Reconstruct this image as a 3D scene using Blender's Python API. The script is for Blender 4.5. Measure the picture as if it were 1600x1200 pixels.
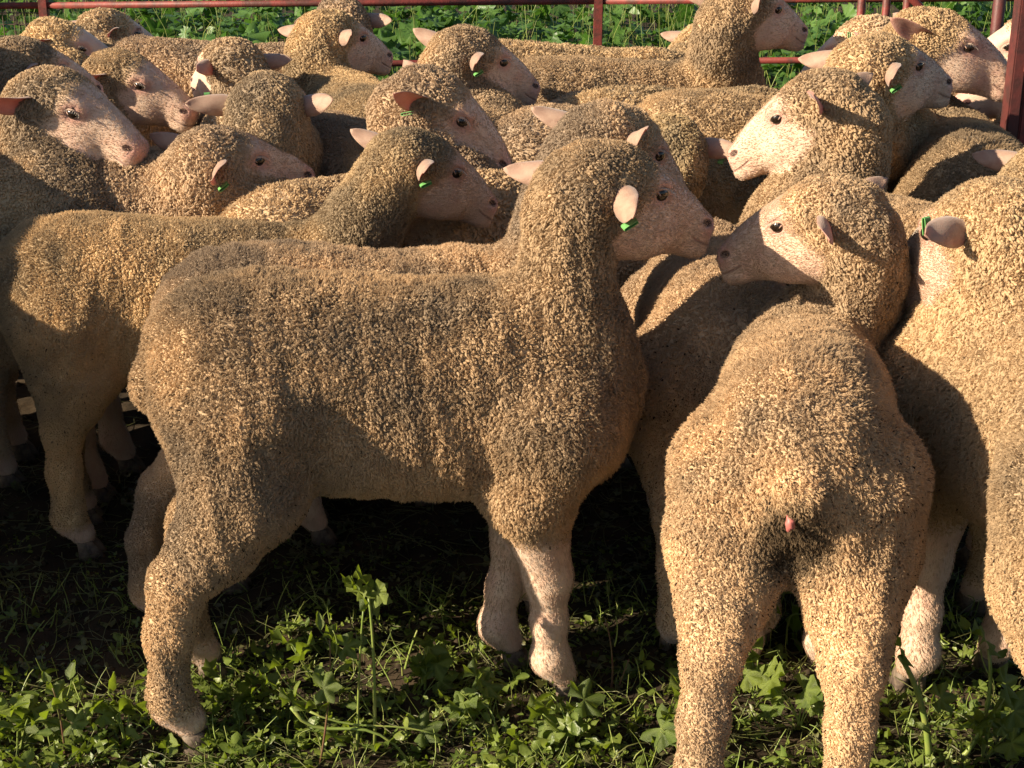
import bpy, math, os
import numpy as np
from mathutils import Vector, Matrix

for o in list(bpy.data.objects):
    bpy.data.objects.remove(o, do_unlink=True)
SC = bpy.context.scene
COL = SC.collection
R = math.radians

# ------------------------------------------------------------------ camera, sky, sun, exposure
CAM_H, PITCH, FPX = 1.32, 21.0, 2400.0
cam_data = bpy.data.cameras.new("camera")
cam = bpy.data.objects.new("camera", cam_data)
COL.objects.link(cam)
cam.location = (0, 0, CAM_H)
cam.rotation_euler = (R(90 - PITCH), 0, 0)
cam_data.sensor_width = 36.0
cam_data.lens = 36.0 * FPX / 1600.0
cam_data.clip_start = 0.05
cam_data.clip_end = 500
SC.camera = cam

SUN_AZ, SUN_EL = 20.0, 26.0     # degrees from straight left towards the camera; degrees above the ground
sd = np.array([-math.cos(R(SUN_AZ)) * math.cos(R(SUN_EL)), -math.sin(R(SUN_AZ)) * math.cos(R(SUN_EL)), math.sin(R(SUN_EL))])
world = bpy.data.worlds.new("World")
SC.world = world
world.use_nodes = True
wn = world.node_tree
bg = wn.nodes["Background"]
sky = wn.nodes.new("ShaderNodeTexSky")
sky.sky_type = 'NISHITA'
sky.sun_disc = False
sky.sun_elevation = R(SUN_EL)
sky.sun_rotation = math.atan2(sd[0], sd[1])
wn.links.new(sky.outputs[0], bg.inputs[0])
bg.inputs[1].default_value = 0.05
sl = bpy.data.lights.new("sun", 'SUN')
sl.energy = 5.0
sl.angle = R(0.5)
sl.color = (1.0, 0.85, 0.64)
sun = bpy.data.objects.new("sun", sl)
COL.objects.link(sun)
sun.rotation_euler = Vector(sd).to_track_quat('Z', 'Y').to_euler()
SC.view_settings.view_transform = 'Standard'
SC.view_settings.look = 'None'
SC.view_settings.exposure = 1.22
SC.view_settings.gamma = 1.0
SC.view_settings.use_curve_mapping = False
SC.render.engine = 'CYCLES'
SC.cycles.max_bounces = 4
SC.cycles.diffuse_bounces = 2
SC.cycles.glossy_bounces = 1
SC.cycles.transmission_bounces = 3
SC.cycles.use_denoising = True
try:
    SC.cycles_curves.shape = 'THICK'
    SC.cycles_curves.subdivisions = 2
except Exception:
    pass

# ------------------------------------------------------------------ helpers
cp, sp = math.cos(R(PITCH)), math.sin(R(PITCH))
def ray(px, py):
    u, v = (px - 800) / FPX, (600 - py) / FPX
    return np.array([u, cp + v * sp, -sp + v * cp])
def at_z(px, py, z):            # the point seen at a pixel of the photograph that lies at height z
    d = ray(px, py)
    return np.array([0, 0, CAM_H]) + d * ((z - CAM_H) / d[2])
def at_y(px, py, Y):            # ... that lies Y metres in front of the camera
    d = ray(px, py)
    return np.array([0, 0, CAM_H]) + d * (Y / d[1])

def tag(o, label=None, cat=None, group=None, kind=None):
    if label: o['label'] = label
    if cat: o['category'] = cat
    if group: o['group'] = group
    if kind: o['kind'] = kind
    return o

def empty(name, loc=(0, 0, 0), rz=0.0):
    o = bpy.data.objects.new(name, None)
    o.location = loc
    o.rotation_euler = (0, 0, rz)
    o.empty_display_size = 0.1
    COL.objects.link(o)
    return o

def mesh_np(name, V, F, smooth=True):
    """V (n,3); F (m,k) int array or list of such arrays."""
    me = bpy.data.meshes.new(name)
    Fs = F if isinstance(F, list) else [F]
    Fs = [f for f in Fs if len(f)]
    me.vertices.add(len(V))
    me.vertices.foreach_set("co", np.ascontiguousarray(V, dtype=np.float32).ravel())
    nl = sum(f.size for f in Fs)
    npoly = sum(len(f) for f in Fs)
    me.loops.add(nl)
    me.polygons.add(npoly)
    me.loops.foreach_set("vertex_index", np.concatenate([f.ravel() for f in Fs]).astype(np.int32))
    tot = np.concatenate([np.full(len(f), f.shape[1]) for f in Fs]).astype(np.int32)
    st = np.concatenate([[0], np.cumsum(tot)[:-1]]).astype(np.int32)
    me.polygons.foreach_set("loop_start", st)
    me.polygons.foreach_set("loop_total", tot)
    me.polygons.foreach_set("use_smooth", np.full(npoly, smooth))
    me.update(calc_edges=True)
    return me

def obj(name, me, mat=None, parent=None):
    o = bpy.data.objects.new(name, me)
    COL.objects.link(o)
    if mat is not None:
        me.materials.clear()
        me.materials.append(mat)
    if parent is not None:
        o.parent = parent
    return o

def fattr(me, name, data, typ='FLOAT', dom='POINT'):
    a = me.attributes.new(name, typ, dom)
    if typ == 'FLOAT':
        a.data.foreach_set("value", np.ascontiguousarray(data, dtype=np.float32).ravel())
    elif typ == 'FLOAT_VECTOR':
        a.data.foreach_set("vector", np.ascontiguousarray(data, dtype=np.float32).ravel())
    else:
        a.data.foreach_set("color", np.ascontiguousarray(data, dtype=np.float32).ravel())

def sstep(a, b, x):
    t = np.clip((x - a) / (b - a), 0, 1)
    return t * t * (3 - 2 * t)

def hash3(ix, iy, iz, seed):
    h = (ix.astype(np.uint32) * np.uint32(374761393) + iy.astype(np.uint32) * np.uint32(668265263)
         + iz.astype(np.uint32) * np.uint32(2246822519) + np.uint32((seed * 3266489917) & 0xffffffff))
    h = (h ^ (h >> np.uint32(13))) * np.uint32(1274126177)
    h = h ^ (h >> np.uint32(16))
    return h

def cells(P, size, seed=1):
    """nearest jittered-grid point: (distance / size, offset vector to it, random number of its cell)"""
    q = P / size
    b = np.floor(q - 0.5).astype(np.int64)
    best = np.full(len(P), 9.0)
    off = np.zeros_like(P)
    rnd = np.zeros(len(P))
    for dx in (0, 1):
        for dy in (0, 1):
            for dz in (0, 1):
                i = b + np.array([dx, dy, dz])
                h = hash3(i[:, 0], i[:, 1], i[:, 2], seed)
                j = np.stack([(h & np.uint32(1023)), ((h >> np.uint32(10)) & np.uint32(1023)), ((h >> np.uint32(20)) & np.uint32(1023))], 1) / 1023.0
                v = i + 0.12 + 0.76 * j - q
                d = np.sqrt((v * v).sum(1))
                m = d < best
                best[m] = d[m]
                off[m] = v[m] * size
                rnd[m] = (h[m] % np.uint32(9973)) / 9973.0
    return best, off, rnd

def lump(P, freq, seed):
    """cheap smooth noise in about -1..1"""
    rs = np.random.RandomState(seed)
    o = np.zeros(len(P))
    for k in range(6):
        d = rs.normal(size=3)
        d *= freq * rs.uniform(0.6, 1.7) / np.linalg.norm(d)
        w = rs.normal(size=3) * freq * 0.7
        o += np.sin(P @ d * 6.283 + rs.uniform(0, 6.28) + 1.3 * np.sin(P @ w * 6.283))
    return o / 3.2

# ------------------------------------------------------------------ materials
def mat(name):
    m = bpy.data.materials.new(name)
    m.use_nodes = True
    nt = m.node_tree
    b = nt.nodes["Principled BSDF"]
    return m, nt, b
def N(nt, t, **kw):
    n = nt.nodes.new(t)
    for k, v in kw.items():
        setattr(n, k, v)
    return n
def L(nt, a, b):
    nt.links.new(a, b)
def math_n(nt, op, a, b=None, clamp=False):
    n = N(nt, 'ShaderNodeMath', operation=op, use_clamp=clamp)
    for i, x in enumerate((a, b)):
        if x is None: continue
        if isinstance(x, (int, float)): n.inputs[i].default_value = x
        else: L(nt, x, n.inputs[i])
    return n.outputs[0]
def mixc(nt, f, a, b, typ='MIX'):
    n = N(nt, 'ShaderNodeMix', data_type='RGBA', blend_type=typ)
    for i, x in ((0, f), (6, a), (7, b)):
        if isinstance(x, (int, float)): n.inputs[i].default_value = x
        elif isinstance(x, tuple): n.inputs[i].default_value = (*x[:3], 1)
        else: L(nt, x, n.inputs[i])
    return n.outputs[2]
def noise(nt, vec, scale, detail=3, rough=0.6):
    n = N(nt, 'ShaderNodeTexNoise')
    n.inputs['Scale'].default_value = scale
    n.inputs['Detail'].default_value = detail
    n.inputs['Roughness'].default_value = rough
    if vec is not None: L(nt, vec, n.inputs['Vector'])
    return n.outputs['Fac']
def ramp(nt, f, stops):
    n = N(nt, 'ShaderNodeValToRGB')
    e = n.color_ramp.elements
    while len(e) < len(stops): e.new(0.5)
    for i, (p, c) in enumerate(stops):
        e[i].position = p
        e[i].color = (*c, 1)
    L(nt, f, n.inputs[0])
    return n.outputs[0]
def maprange(nt, v, a, b, c=0.0, d=1.0, smooth=True):
    n = N(nt, 'ShaderNodeMapRange')
    if smooth: n.interpolation_type = 'SMOOTHSTEP'
    for i, x in enumerate((v, a, b, c, d)):
        if isinstance(x, (int, float)): n.inputs[i].default_value = x
        else: L(nt, x, n.inputs[i])
    return n.outputs[0]

# the sheep's own surface: fleece where wool=1, short-haired pink-white skin where wool=0
M_BODY, nt, b = mat("sheep_hide")
wa = N(nt, 'ShaderNodeAttribute', attribute_name='wool').outputs['Fac']
ca = N(nt, 'ShaderNodeAttribute', attribute_name='tint').outputs['Color']
hc = N(nt, 'ShaderNodeAttribute', attribute_name='hco').outputs['Vector']
pk = N(nt, 'ShaderNodeAttribute', attribute_name='pink').outputs['Fac']
oc = N(nt, 'ShaderNodeTexCoord').outputs['Object']
sep = N(nt, 'ShaderNodeSeparateXYZ')
L(nt, hc, sep.inputs[0])
hx, hy, hz = sep.outputs
ahy = math_n(nt, 'ABSOLUTE', hy)
n1 = noise(nt, oc, 26, 4, 0.6)
n2 = noise(nt, oc, 420, 2, 0.6)
skin = mixc(nt, maprange(nt, n1, 0.35, 0.7), (0.64, 0.46, 0.335), (0.59, 0.36, 0.265))
skin = mixc(nt, pk, skin, (0.58, 0.26, 0.21))
skin = mixc(nt, maprange(nt, n2, 0.45, 0.75, 0.0, 0.45), skin, (0.66, 0.52, 0.40))
# nostril and mouth line, in the head's own coordinates
def dist2(cx, cy, cz, sx, sy, sz):
    x = math_n(nt, 'MULTIPLY', math_n(nt, 'SUBTRACT', hx, cx), 1 / sx)
    y = math_n(nt, 'MULTIPLY', math_n(nt, 'SUBTRACT', ahy, cy), 1 / sy)
    z = math_n(nt, 'MULTIPLY', math_n(nt, 'SUBTRACT', hz, cz), 1 / sz)
    s = math_n(nt, 'ADD', math_n(nt, 'MULTIPLY', x, x), math_n(nt, 'ADD', math_n(nt, 'MULTIPLY', y, y), math_n(nt, 'MULTIPLY', z, z)))
    return math_n(nt, 'SQRT', s)
nos = maprange(nt, dist2(0.1815, 0.0310, -0.0175, 0.0110, 0.012, 0.0062), 0.7, 1.15, 1, 0)
mz = math_n(nt, 'SUBTRACT', hz, math_n(nt, 'ADD', -0.051, math_n(nt, 'ADD', math_n(nt, 'MULTIPLY', math_n(nt, 'SUBTRACT', 0.2, hx), 0.05), math_n(nt, 'MULTIPLY', math_n(nt, 'POWER', math_n(nt, 'SUBTRACT', 0.2, hx), 2.0), 4.0))))
mou = math_n(nt, 'MULTIPLY', maprange(nt, math_n(nt, 'ABSOLUTE', mz), 0.0002, 0.0034, 1, 0), maprange(nt, hx, 0.150, 0.160, 0, 1))
skin = mixc(nt, math_n(nt, 'MULTIPLY', mou, 0.7), skin, (0.16, 0.06, 0.05))
skin = mixc(nt, nos, skin, (0.045, 0.014, 0.012))
lashr = maprange(nt, dist2(0.067, 0.055, 0.017, 0.030, 0.03, 0.022), 0.6, 1.3, 0.75, 0)
skin = mixc(nt, lashr, skin, (0.50, 0.25, 0.20))
fw = N(nt, 'ShaderNodeAttribute', attribute_name='fawn').outputs['Fac']
skin = mixc(nt, math_n(nt, 'MULTIPLY', fw, .85), skin, (0.56, 0.37, 0.19))
colr = mixc(nt, wa, skin, ca)
L(nt, colr, b.inputs['Base Color'])
L(nt, maprange(nt, wa, 0, 1, 0.55, 0.95), b.inputs['Roughness'])
b.inputs['Specular IOR Level'].default_value = 0.25
b.inputs['Sheen Weight'].default_value = 0.25
b.inputs['Sheen Roughness'].default_value = 0.5
bm_ = N(nt, 'ShaderNodeBump')
bm_.inputs['Strength'].default_value = 0.55
bm_.inputs['Distance'].default_value = 0.002
# short hair relief: stretched noise along the head
mp = N(nt, 'ShaderNodeMapping'); mp.inputs['Scale'].default_value = (0.35, 1, 1)
L(nt, hc, mp.inputs[0])
hgt = math_n(nt, 'ADD', noise(nt, mp.outputs[0], 420, 2, 0.5), math_n(nt, 'MULTIPLY', noise(nt, mp.outputs[0], 60, 3, 0.6), 1.2))
hgt = math_n(nt, 'SUBTRACT', hgt, math_n(nt, 'MULTIPLY', mou, 1.6))
hgt = math_n(nt, 'SUBTRACT', hgt, math_n(nt, 'MULTIPLY', nos, 2.5))
L(nt, hgt, bm_.inputs['Height'])
L(nt, bm_.outputs[0], b.inputs['Normal'])

M_WOOL, nt, b = mat("wool_fibre")
ca = N(nt, 'ShaderNodeAttribute', attribute_name='tint').outputs['Color']
L(nt, ca, b.inputs['Base Color'])
b.inputs['Roughness'].default_value = 0.75
b.inputs['Specular IOR Level'].default_value = 0.2
tr = N(nt, 'ShaderNodeBsdfTranslucent')
L(nt, ca, tr.inputs[0])
mx = N(nt, 'ShaderNodeMixShader'); mx.inputs[0].default_value = 0.32
L(nt, b.outputs[0], mx.inputs[1]); L(nt, tr.outputs[0], mx.inputs[2])
L(nt, mx.outputs[0], nt.nodes['Material Output'].inputs[0])

M_EAR, nt, b = mat("ear_skin")
oc = N(nt, 'ShaderNodeTexCoord').outputs['Object']
ina = N(nt, 'ShaderNodeAttribute', attribute_name='inner').outputs['Fac']
c = mixc(nt, maprange(nt, noise(nt, oc, 60, 3), 0.35, 0.7), (0.44, 0.30, 0.215), (0.35, 0.22, 0.155))
ci = mixc(nt, maprange(nt, noise(nt, oc, 50, 3), 0.35, 0.65), (0.50, 0.28, 0.215), (0.42, 0.20, 0.15))
c = mixc(nt, ina, c, ci)
L(nt, c, b.inputs['Base Color'])
b.inputs['Roughness'].default_value = 0.6
b.inputs['Sheen Weight'].default_value = 0.25
tr = N(nt, 'ShaderNodeBsdfTranslucent')
tr.inputs[0].default_value = (0.75, 0.14, 0.07, 1)
mx = N(nt, 'ShaderNodeMixShader'); mx.inputs[0].default_value = 0.22
L(nt, b.outputs[0], mx.inputs[1]); L(nt, tr.outputs[0], mx.inputs[2])
L(nt, mx.outputs[0], nt.nodes['Material Output'].inputs[0])
bm_ = N(nt, 'ShaderNodeBump'); bm_.inputs['Strength'].default_value = 0.5; bm_.inputs['Distance'].default_value = 0.0015
L(nt, noise(nt, oc, 500, 2), bm_.inputs['Height']); L(nt, bm_.outputs[0], b.inputs['Normal'])

def simple(name, colr, rough=0.6, spec=0.4, metal=0.0, var=None, vscale=40, bump=0.0, bscale=120):
    m, nt, b = mat(name)
    oc = N(nt, 'ShaderNodeTexCoord').outputs['Object']
    if var is not None:
        c = mixc(nt, maprange(nt, noise(nt, oc, vscale, 4), 0.4, 0.65), colr, var)
        L(nt, c, b.inputs['Base Color'])
    else:
        b.inputs['Base Color'].default_value = (*colr, 1)
    b.inputs['Roughness'].default_value = rough
    b.inputs['Specular IOR Level'].default_value = spec
    b.inputs['Metallic'].default_value = metal
    if bump:
        bu = N(nt, 'ShaderNodeBump'); bu.inputs['Strength'].default_value = bump; bu.inputs['Distance'].default_value = 0.003
        L(nt, noise(nt, oc, bscale, 4), bu.inputs['Height']); L(nt, bu.outputs[0], b.inputs['Normal'])
    return m
M_EYE = simple("eye_dark", (0.016, 0.010, 0.007), 0.12, 0.6)
M_LID = simple("eyelid_skin", (0.52, 0.36, 0.27), 0.55, 0.3, var=(0.40, 0.24, 0.18), vscale=90)
M_LASH = simple("eyelash", (0.60, 0.50, 0.40), 0.6)
M_HOOF = simple("hoof_horn", (0.16, 0.12, 0.085), 0.6, 0.3, var=(0.07, 0.05, 0.04), vscale=60, bump=0.4)
M_TAG = simple("green_tag_plastic", (0.14, 0.36, 0.11), 0.4, 0.4, var=(0.10, 0.27, 0.08), vscale=120)
M_BUTTON = simple("tag_button_plastic", (0.012, 0.02, 0.012), 0.35, 0.5)
M_RED = simple("red_painted_steel", (0.20, 0.040, 0.032), 0.55, 0.35, var=(0.09, 0.032, 0.025), vscale=22, bump=0.35, bscale=90)
M_WIRE = simple("rusty_wire", (0.10, 0.07, 0.05), 0.7, 0.3)
M_DARKPOST = simple("dark_red_steel", (0.10, 0.025, 0.022), 0.55, 0.4, var=(0.055, 0.02, 0.018), vscale=25, bump=0.3)
M_FLESH = simple("raw_pink_skin", (0.42, 0.13, 0.11), 0.5, 0.4)

def leafmat(name, c1, c2, vein, trans, tcol, vs=14):
    m, nt, b = mat(name)
    at = N(nt, 'ShaderNodeAttribute', attribute_name='rnd').outputs['Fac']
    vn = N(nt, 'ShaderNodeAttribute', attribute_name='vein').outputs['Fac']
    oc = N(nt, 'ShaderNodeTexCoord').outputs['Object']
    c = mixc(nt, at, c1, c2)
    c = mixc(nt, maprange(nt, noise(nt, oc, vs, 3), 0.4, 0.7, 0, 0.5), c, tuple(x * 0.6 for x in c1))
    c = mixc(nt, math_n(nt, 'MULTIPLY', vn, 0.6), c, vein)
    L(nt, c, b.inputs['Base Color'])
    b.inputs['Roughness'].default_value = 0.42
    b.inputs['Specular IOR Level'].default_value = 0.45
    t = N(nt, 'ShaderNodeBsdfTranslucent'); t.inputs[0].default_value = (*tcol, 1)
    mx = N(nt, 'ShaderNodeMixShader'); mx.inputs[0].default_value = trans
    L(nt, b.outputs[0], mx.inputs[1]); L(nt, t.outputs[0], mx.inputs[2])
    L(nt, mx.outputs[0], nt.nodes['Material Output'].inputs[0])
    bu = N(nt, 'ShaderNodeBump'); bu.inputs['Strength'].default_value = 0.5; bu.inputs['Distance'].default_value = 0.002
    L(nt, noise(nt, oc, 160, 3), bu.inputs['Height']); L(nt, bu.outputs[0], b.inputs['Normal'])
    return m
M_LEAF = leafmat("mallow_leaf", (0.052, 0.095, 0.014), (0.20, 0.245, 0.036), (0.22, 0.28, 0.07), 0.35, (0.26, 0.36, 0.02))
M_LEAFBG = leafmat("bank_mallow_leaf", (0.038, 0.095, 0.018), (0.085, 0.165, 0.030), (0.12, 0.22, 0.06), 0.28, (0.12, 0.28, 0.03), 6)
M_STEM = simple("green_stem", (0.16, 0.22, 0.045), 0.45, 0.4, var=(0.22, 0.24, 0.06), vscale=30)
M_STEMRED = simple("reddish_stem", (0.12, 0.055, 0.035), 0.5, 0.3, var=(0.15, 0.12, 0.05), vscale=30)
M_STRAW = leafmat("trampled_stalk", (0.07, 0.065, 0.025), (0.14, 0.15, 0.045), (0.1, 0.1, 0.05), 0.1, (0.1, 0.1, 0.03))
M_SOIL = simple("dark_soil", (0.030, 0.022, 0.014), 0.95, 0.15, var=(0.055, 0.038, 0.022), vscale=9, bump=0.9, bscale=60)

# ------------------------------------------------------------------ sheep: implicit body
def smin(a, b, k):
    h = np.clip(0.5 + 0.5 * (b - a) / k, 0, 1)
    return b * (1 - h) + a * h - k * h * (1 - h)

def cap(P, a, b, ra, rb):
    a = np.asarray(a); b = np.asarray(b)
    ab = b - a
    t = np.clip(((P - a) @ ab) / max(ab @ ab, 1e-9), 0, 1)
    return np.sqrt(((P - a - t[:, None] * ab) ** 2).sum(1)) - (ra + (rb - ra) * t)
def ell(P, c, r, M=None):
    q = P - np.asarray(c)
    if M is not None: q = q @ M
    r = np.asarray(r)
    k0 = np.sqrt(((q / r) ** 2).sum(1))
    return (k0 - 1) * r.min() * 0.5 + (k0 - 1) * k0 / np.maximum(np.sqrt(((q / (r * r)) ** 2).sum(1)), 1e-6) * 0.5

def spline_prof(xs, vals, n=80):
    xs = np.asarray(xs, float); vals = np.asarray(vals, float)
    m = np.gradient(vals, xs)
    X = np.linspace(xs[0], xs[-1], n)
    i = np.clip(np.searchsorted(xs, X) - 1, 0, len(xs) - 2)
    h = xs[i + 1] - xs[i]; t = (X - xs[i]) / h
    v = ((2*t**3-3*t**2+1)*vals[i] + (t**3-2*t**2+t)*h*m[i] + (-2*t**3+3*t**2)*vals[i+1] + (t**3-t**2)*h*m[i+1])
    return X, v
def make_loft(xs, top, bot, hw, n=2.2):
    X, T = spline_prof(xs, top); _, B = spline_prof(xs, bot); _, W = spline_prof(xs, hw)
    def f(P):
        x = np.clip(P[:, 0], X[0], X[-1])
        t = np.interp(x, X, T); bo = np.interp(x, X, B); w = np.maximum(np.interp(x, X, W), 0.004)
        c = (t + bo) / 2; h = np.maximum((t - bo) / 2, 0.004)
        q = ((np.abs(P[:, 1]) / w) ** n + (np.abs(P[:, 2] - c) / h) ** n) ** (1 / n)
        d = (q - 1) * np.minimum(w, h)
        dx = P[:, 0] - x
        return np.where(np.abs(dx) > 0, np.sqrt(np.maximum(d, 0) ** 2 + dx * dx) + np.minimum(d, 0) * 0, d)
    return f

BODY_LOFT = make_loft(
    [-.350, -.332, -.295, -.235, -.16, -.07, .02, .12, .20, .272, .322, .348],
    [.545, .615, .665, .690, .692, .684, .674, .670, .672, .645, .585, .52],
    [.530, .480, .450, .420, .385, .362, .358, .352, .352, .365, .395, .45],
    [.020, .085, .130, .150, .158, .164, .166, .158, .142, .120, .088, .03], 2.25)
# head: x forward from the ears to the lips, z up, at the size of the animal
FACE_LOFT = make_loft(
    [-.070, -.045, -.01, .03, .066, .10, .135, .165, .186, .198, .205],
    [.030, .050, .060, .063, .057, .045, .030, .014, -.001, -.011, -.024],
    [-.040, -.070, -.088, -.094, -.090, -.083, -.076, -.073, -.072, -.066, -.046],
    [.035, .055, .060, .061, .057, .048, .039, .036, .034, .027, .010], 2.35)
CAP_LOFT = make_loft(
    [-.095, -.078, -.05, -.01, .03, .055, .066],
    [-.010, .030, .052, .063, .062, .052, .038],
    [-.060, -.080, -.090, -.080, -.040, .005, .025],
    [.030, .052, .062, .064, .056, .040, .012], 2.2)

def head_sdf(q):
    d = FACE_LOFT(q)
    for s in (-1, 1):
        d = smin(d, ell(q, (.060, s * .047, .027), (.026, .014, .016)), .014)      # brow over the eye
        d = smin(d, ell(q, (.06, s * .040, -.046), (.05, .018, .034)), .02)         # cheek
        d = smin(d, ell(q, (.185, s * .018, -.024), (.017, .015, .016)), .010)      # nostril wing
        d = -smin(-d, ell(q, (.067, s * .062, .017), (.015, .012, .010)), .008)     # eye socket
        d = -smin(-d, ell(q, (.1830, s * .0340, -.0175), (.011, .008, .006)), .004)  # nostril
        d = smin(d, ell(q, (.174, s * .018, -.061), (.026, .014, .012)), .010)      # lower lip
    return d

def surface_nets(f, lo, hi, h):
    n = np.ceil((hi - lo) / h).astype(int) + 1
    ax = [lo[i] + np.arange(n[i]) * h for i in range(3)]
    G = np.stack(np.meshgrid(*ax, indexing='ij'), -1).reshape(-1, 3)
    D = f(G).reshape(n)
    S = D < 0
    c = S[:-1, :-1, :-1].astype(np.int8)
    for dx in (0, 1):
        for dy in (0, 1):
            for dz in (0, 1):
                if dx + dy + dz:
                    c = c + S[dx:n[0] - 1 + dx, dy:n[1] - 1 + dy, dz:n[2] - 1 + dz]
    act = (c > 0) & (c < 8)
    idx = -np.ones(act.shape, int)
    ids = np.argwhere(act)
    idx[act] = np.arange(len(ids))
    V = lo + (ids + 0.5) * h
    Q = []
    for a in range(3):
        s0 = [slice(None)] * 3; s1 = [slice(None)] * 3
        s0[a] = slice(0, -1); s1[a] = slice(1, None)
        A = S[tuple(s0)]; B = S[tuple(s1)]
        e = np.argwhere(A != B)
        b1, b2 = [(1, 2), (2, 0), (0, 1)][a]
        e = e[(e[:, b1] > 0) & (e[:, b2] > 0) & (e[:, b1] < n[b1] - 1) & (e[:, b2] < n[b2] - 1)]
        u = np.zeros(3, int); u[b1] = 1
        v = np.zeros(3, int); v[b2] = 1
        q = np.stack([idx[tuple((e - u - v).T)], idx[tuple((e - v).T)], idx[tuple(e.T)], idx[tuple((e - u).T)]], 1)
        flip = ~S[tuple(e.T)]
        q[flip] = q[flip][:, ::-1]
        Q.append(q)
    return V, np.concatenate(Q)

def project(f, V, it=3, eps=0.0015, lim=0.01):
    for _ in range(it):
        d = f(V)
        g = np.stack([f(V + np.eye(3)[i] * eps) - d for i in range(3)], 1) / eps
        g2 = np.maximum((g * g).sum(1), 0.05)
        s = np.clip(d / g2 ** .5, -lim, lim) / g2 ** .5
        V = V - g * s[:, None]
    return V

def smooth(V, Q, it=1, lam=0.5):
    for _ in range(it):
        acc = np.zeros_like(V); cnt = np.zeros(len(V))
        for i in range(4):
            np.add.at(acc, Q[:, i], V[Q[:, (i + 1) % 4]]); np.add.at(cnt, Q[:, i], 1)
            np.add.at(acc, Q[:, i], V[Q[:, (i + 3) % 4]]); np.add.at(cnt, Q[:, i], 1)
        V = V + lam * (acc / np.maximum(cnt, 1)[:, None] - V)
    return V

def subdivide(V, Q):
    E = np.concatenate([Q[:, [i, (i + 1) % 4]] for i in range(4)])
    Es = np.sort(E, 1)
    key = Es[:, 0].astype(np.int64) * len(V) + Es[:, 1]
    uk, inv = np.unique(key, return_inverse=True)
    e0, e1 = uk // len(V), uk % len(V)
    m = len(Q)
    ev = inv.reshape(4, m).T + len(V)
    fv = np.arange(m) + len(V) + len(uk)
    NV = np.concatenate([V, (V[e0] + V[e1]) / 2, V[Q].mean(1)])
    NQ = np.concatenate([np.stack([Q[:, i], ev[:, i], fv, ev[:, (i + 3) % 4]], 1) for i in range(4)])
    return NV, NQ

def vnormals(V, Q):
    n = np.cross(V[Q[:, 2]] - V[Q[:, 0]], V[Q[:, 3]] - V[Q[:, 1]])
    acc = np.zeros_like(V)
    for i in range(4):
        for k in range(3):
            acc[:, k] += np.bincount(Q[:, i], n[:, k], len(V))
    return acc / np.maximum(np.linalg.norm(acc, axis=1), 1e-12)[:, None]

def rot_head(yaw, pitch, roll):
    M = Matrix.Rotation(R(yaw), 3, 'Z') @ Matrix.Rotation(R(pitch), 3, 'Y') @ Matrix.Rotation(R(roll), 3, 'X')
    return np.array(M)

def ear_mesh(length=.105, width=.045, cup=.5, droop=.12, fold=0.0):
    """ear along +x, opening towards +z, a closed shell with thickness"""
    nu, nv = 15, 9
    V = []; inner = []
    for side in (0, 1):
        for i in range(nu):
            u = i / (nu - 1)
            w = width * 0.5 * float(np.interp(u, [0, .1, .3, .55, .75, .88, .96, 1], [.55, .78, 1, .96, .76, .5, .27, .08]))
            cc = cup * (1.45 - .9 * u)
            for j in range(nv):
                v = j / (nv - 1) * 2 - 1
                a = v * cc * 1.35
                y = w * math.sin(a) / max(.3, math.sin(min(1.35 * cc, 1.5)))
                z = w * (1 - math.cos(a)) * 1.35
                th = .0032 * (1 - .55 * abs(v) ** 4) * (1.35 - .7 * u)
                z += (-th if side == 0 else 0) - droop * length * u * u + fold * max(0, v) * w * u
                V.append((u * length, y, z + .0015 * math.sin(9 * u + 2 * v)))
                inner.append(float(side))
    Fq = []
    def id_(s, i, j): return s * nu * nv + i * nv + j
    for i in range(nu - 1):
        for j in range(nv - 1):
            Fq.append((id_(0, i, j), id_(0, i, j + 1), id_(0, i + 1, j + 1), id_(0, i + 1, j)))
            Fq.append((id_(1, i, j), id_(1, i + 1, j), id_(1, i + 1, j + 1), id_(1, i, j + 1)))
        for j in (0, nv - 1):
            q = (id_(0, i, j), id_(0, i + 1, j), id_(1, i + 1, j), id_(1, i, j))
            Fq.append(q if j == 0 else q[::-1])
    for j in range(nv - 1):
        q = (id_(0, nu - 1, j), id_(0, nu - 1, j + 1), id_(1, nu - 1, j + 1), id_(1, nu - 1, j))
        Fq.append(q)
        Fq.append((id_(0, 0, j + 1), id_(0, 0, j), id_(1, 0, j), id_(1, 0, j + 1)))
    me = mesh_np("ear", np.array(V), np.array(Fq))
    fattr(me, 'inner', inner)
    return me
EAR = ear_mesh()
EAR2 = ear_mesh(.100, .047, .62, .22)

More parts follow.
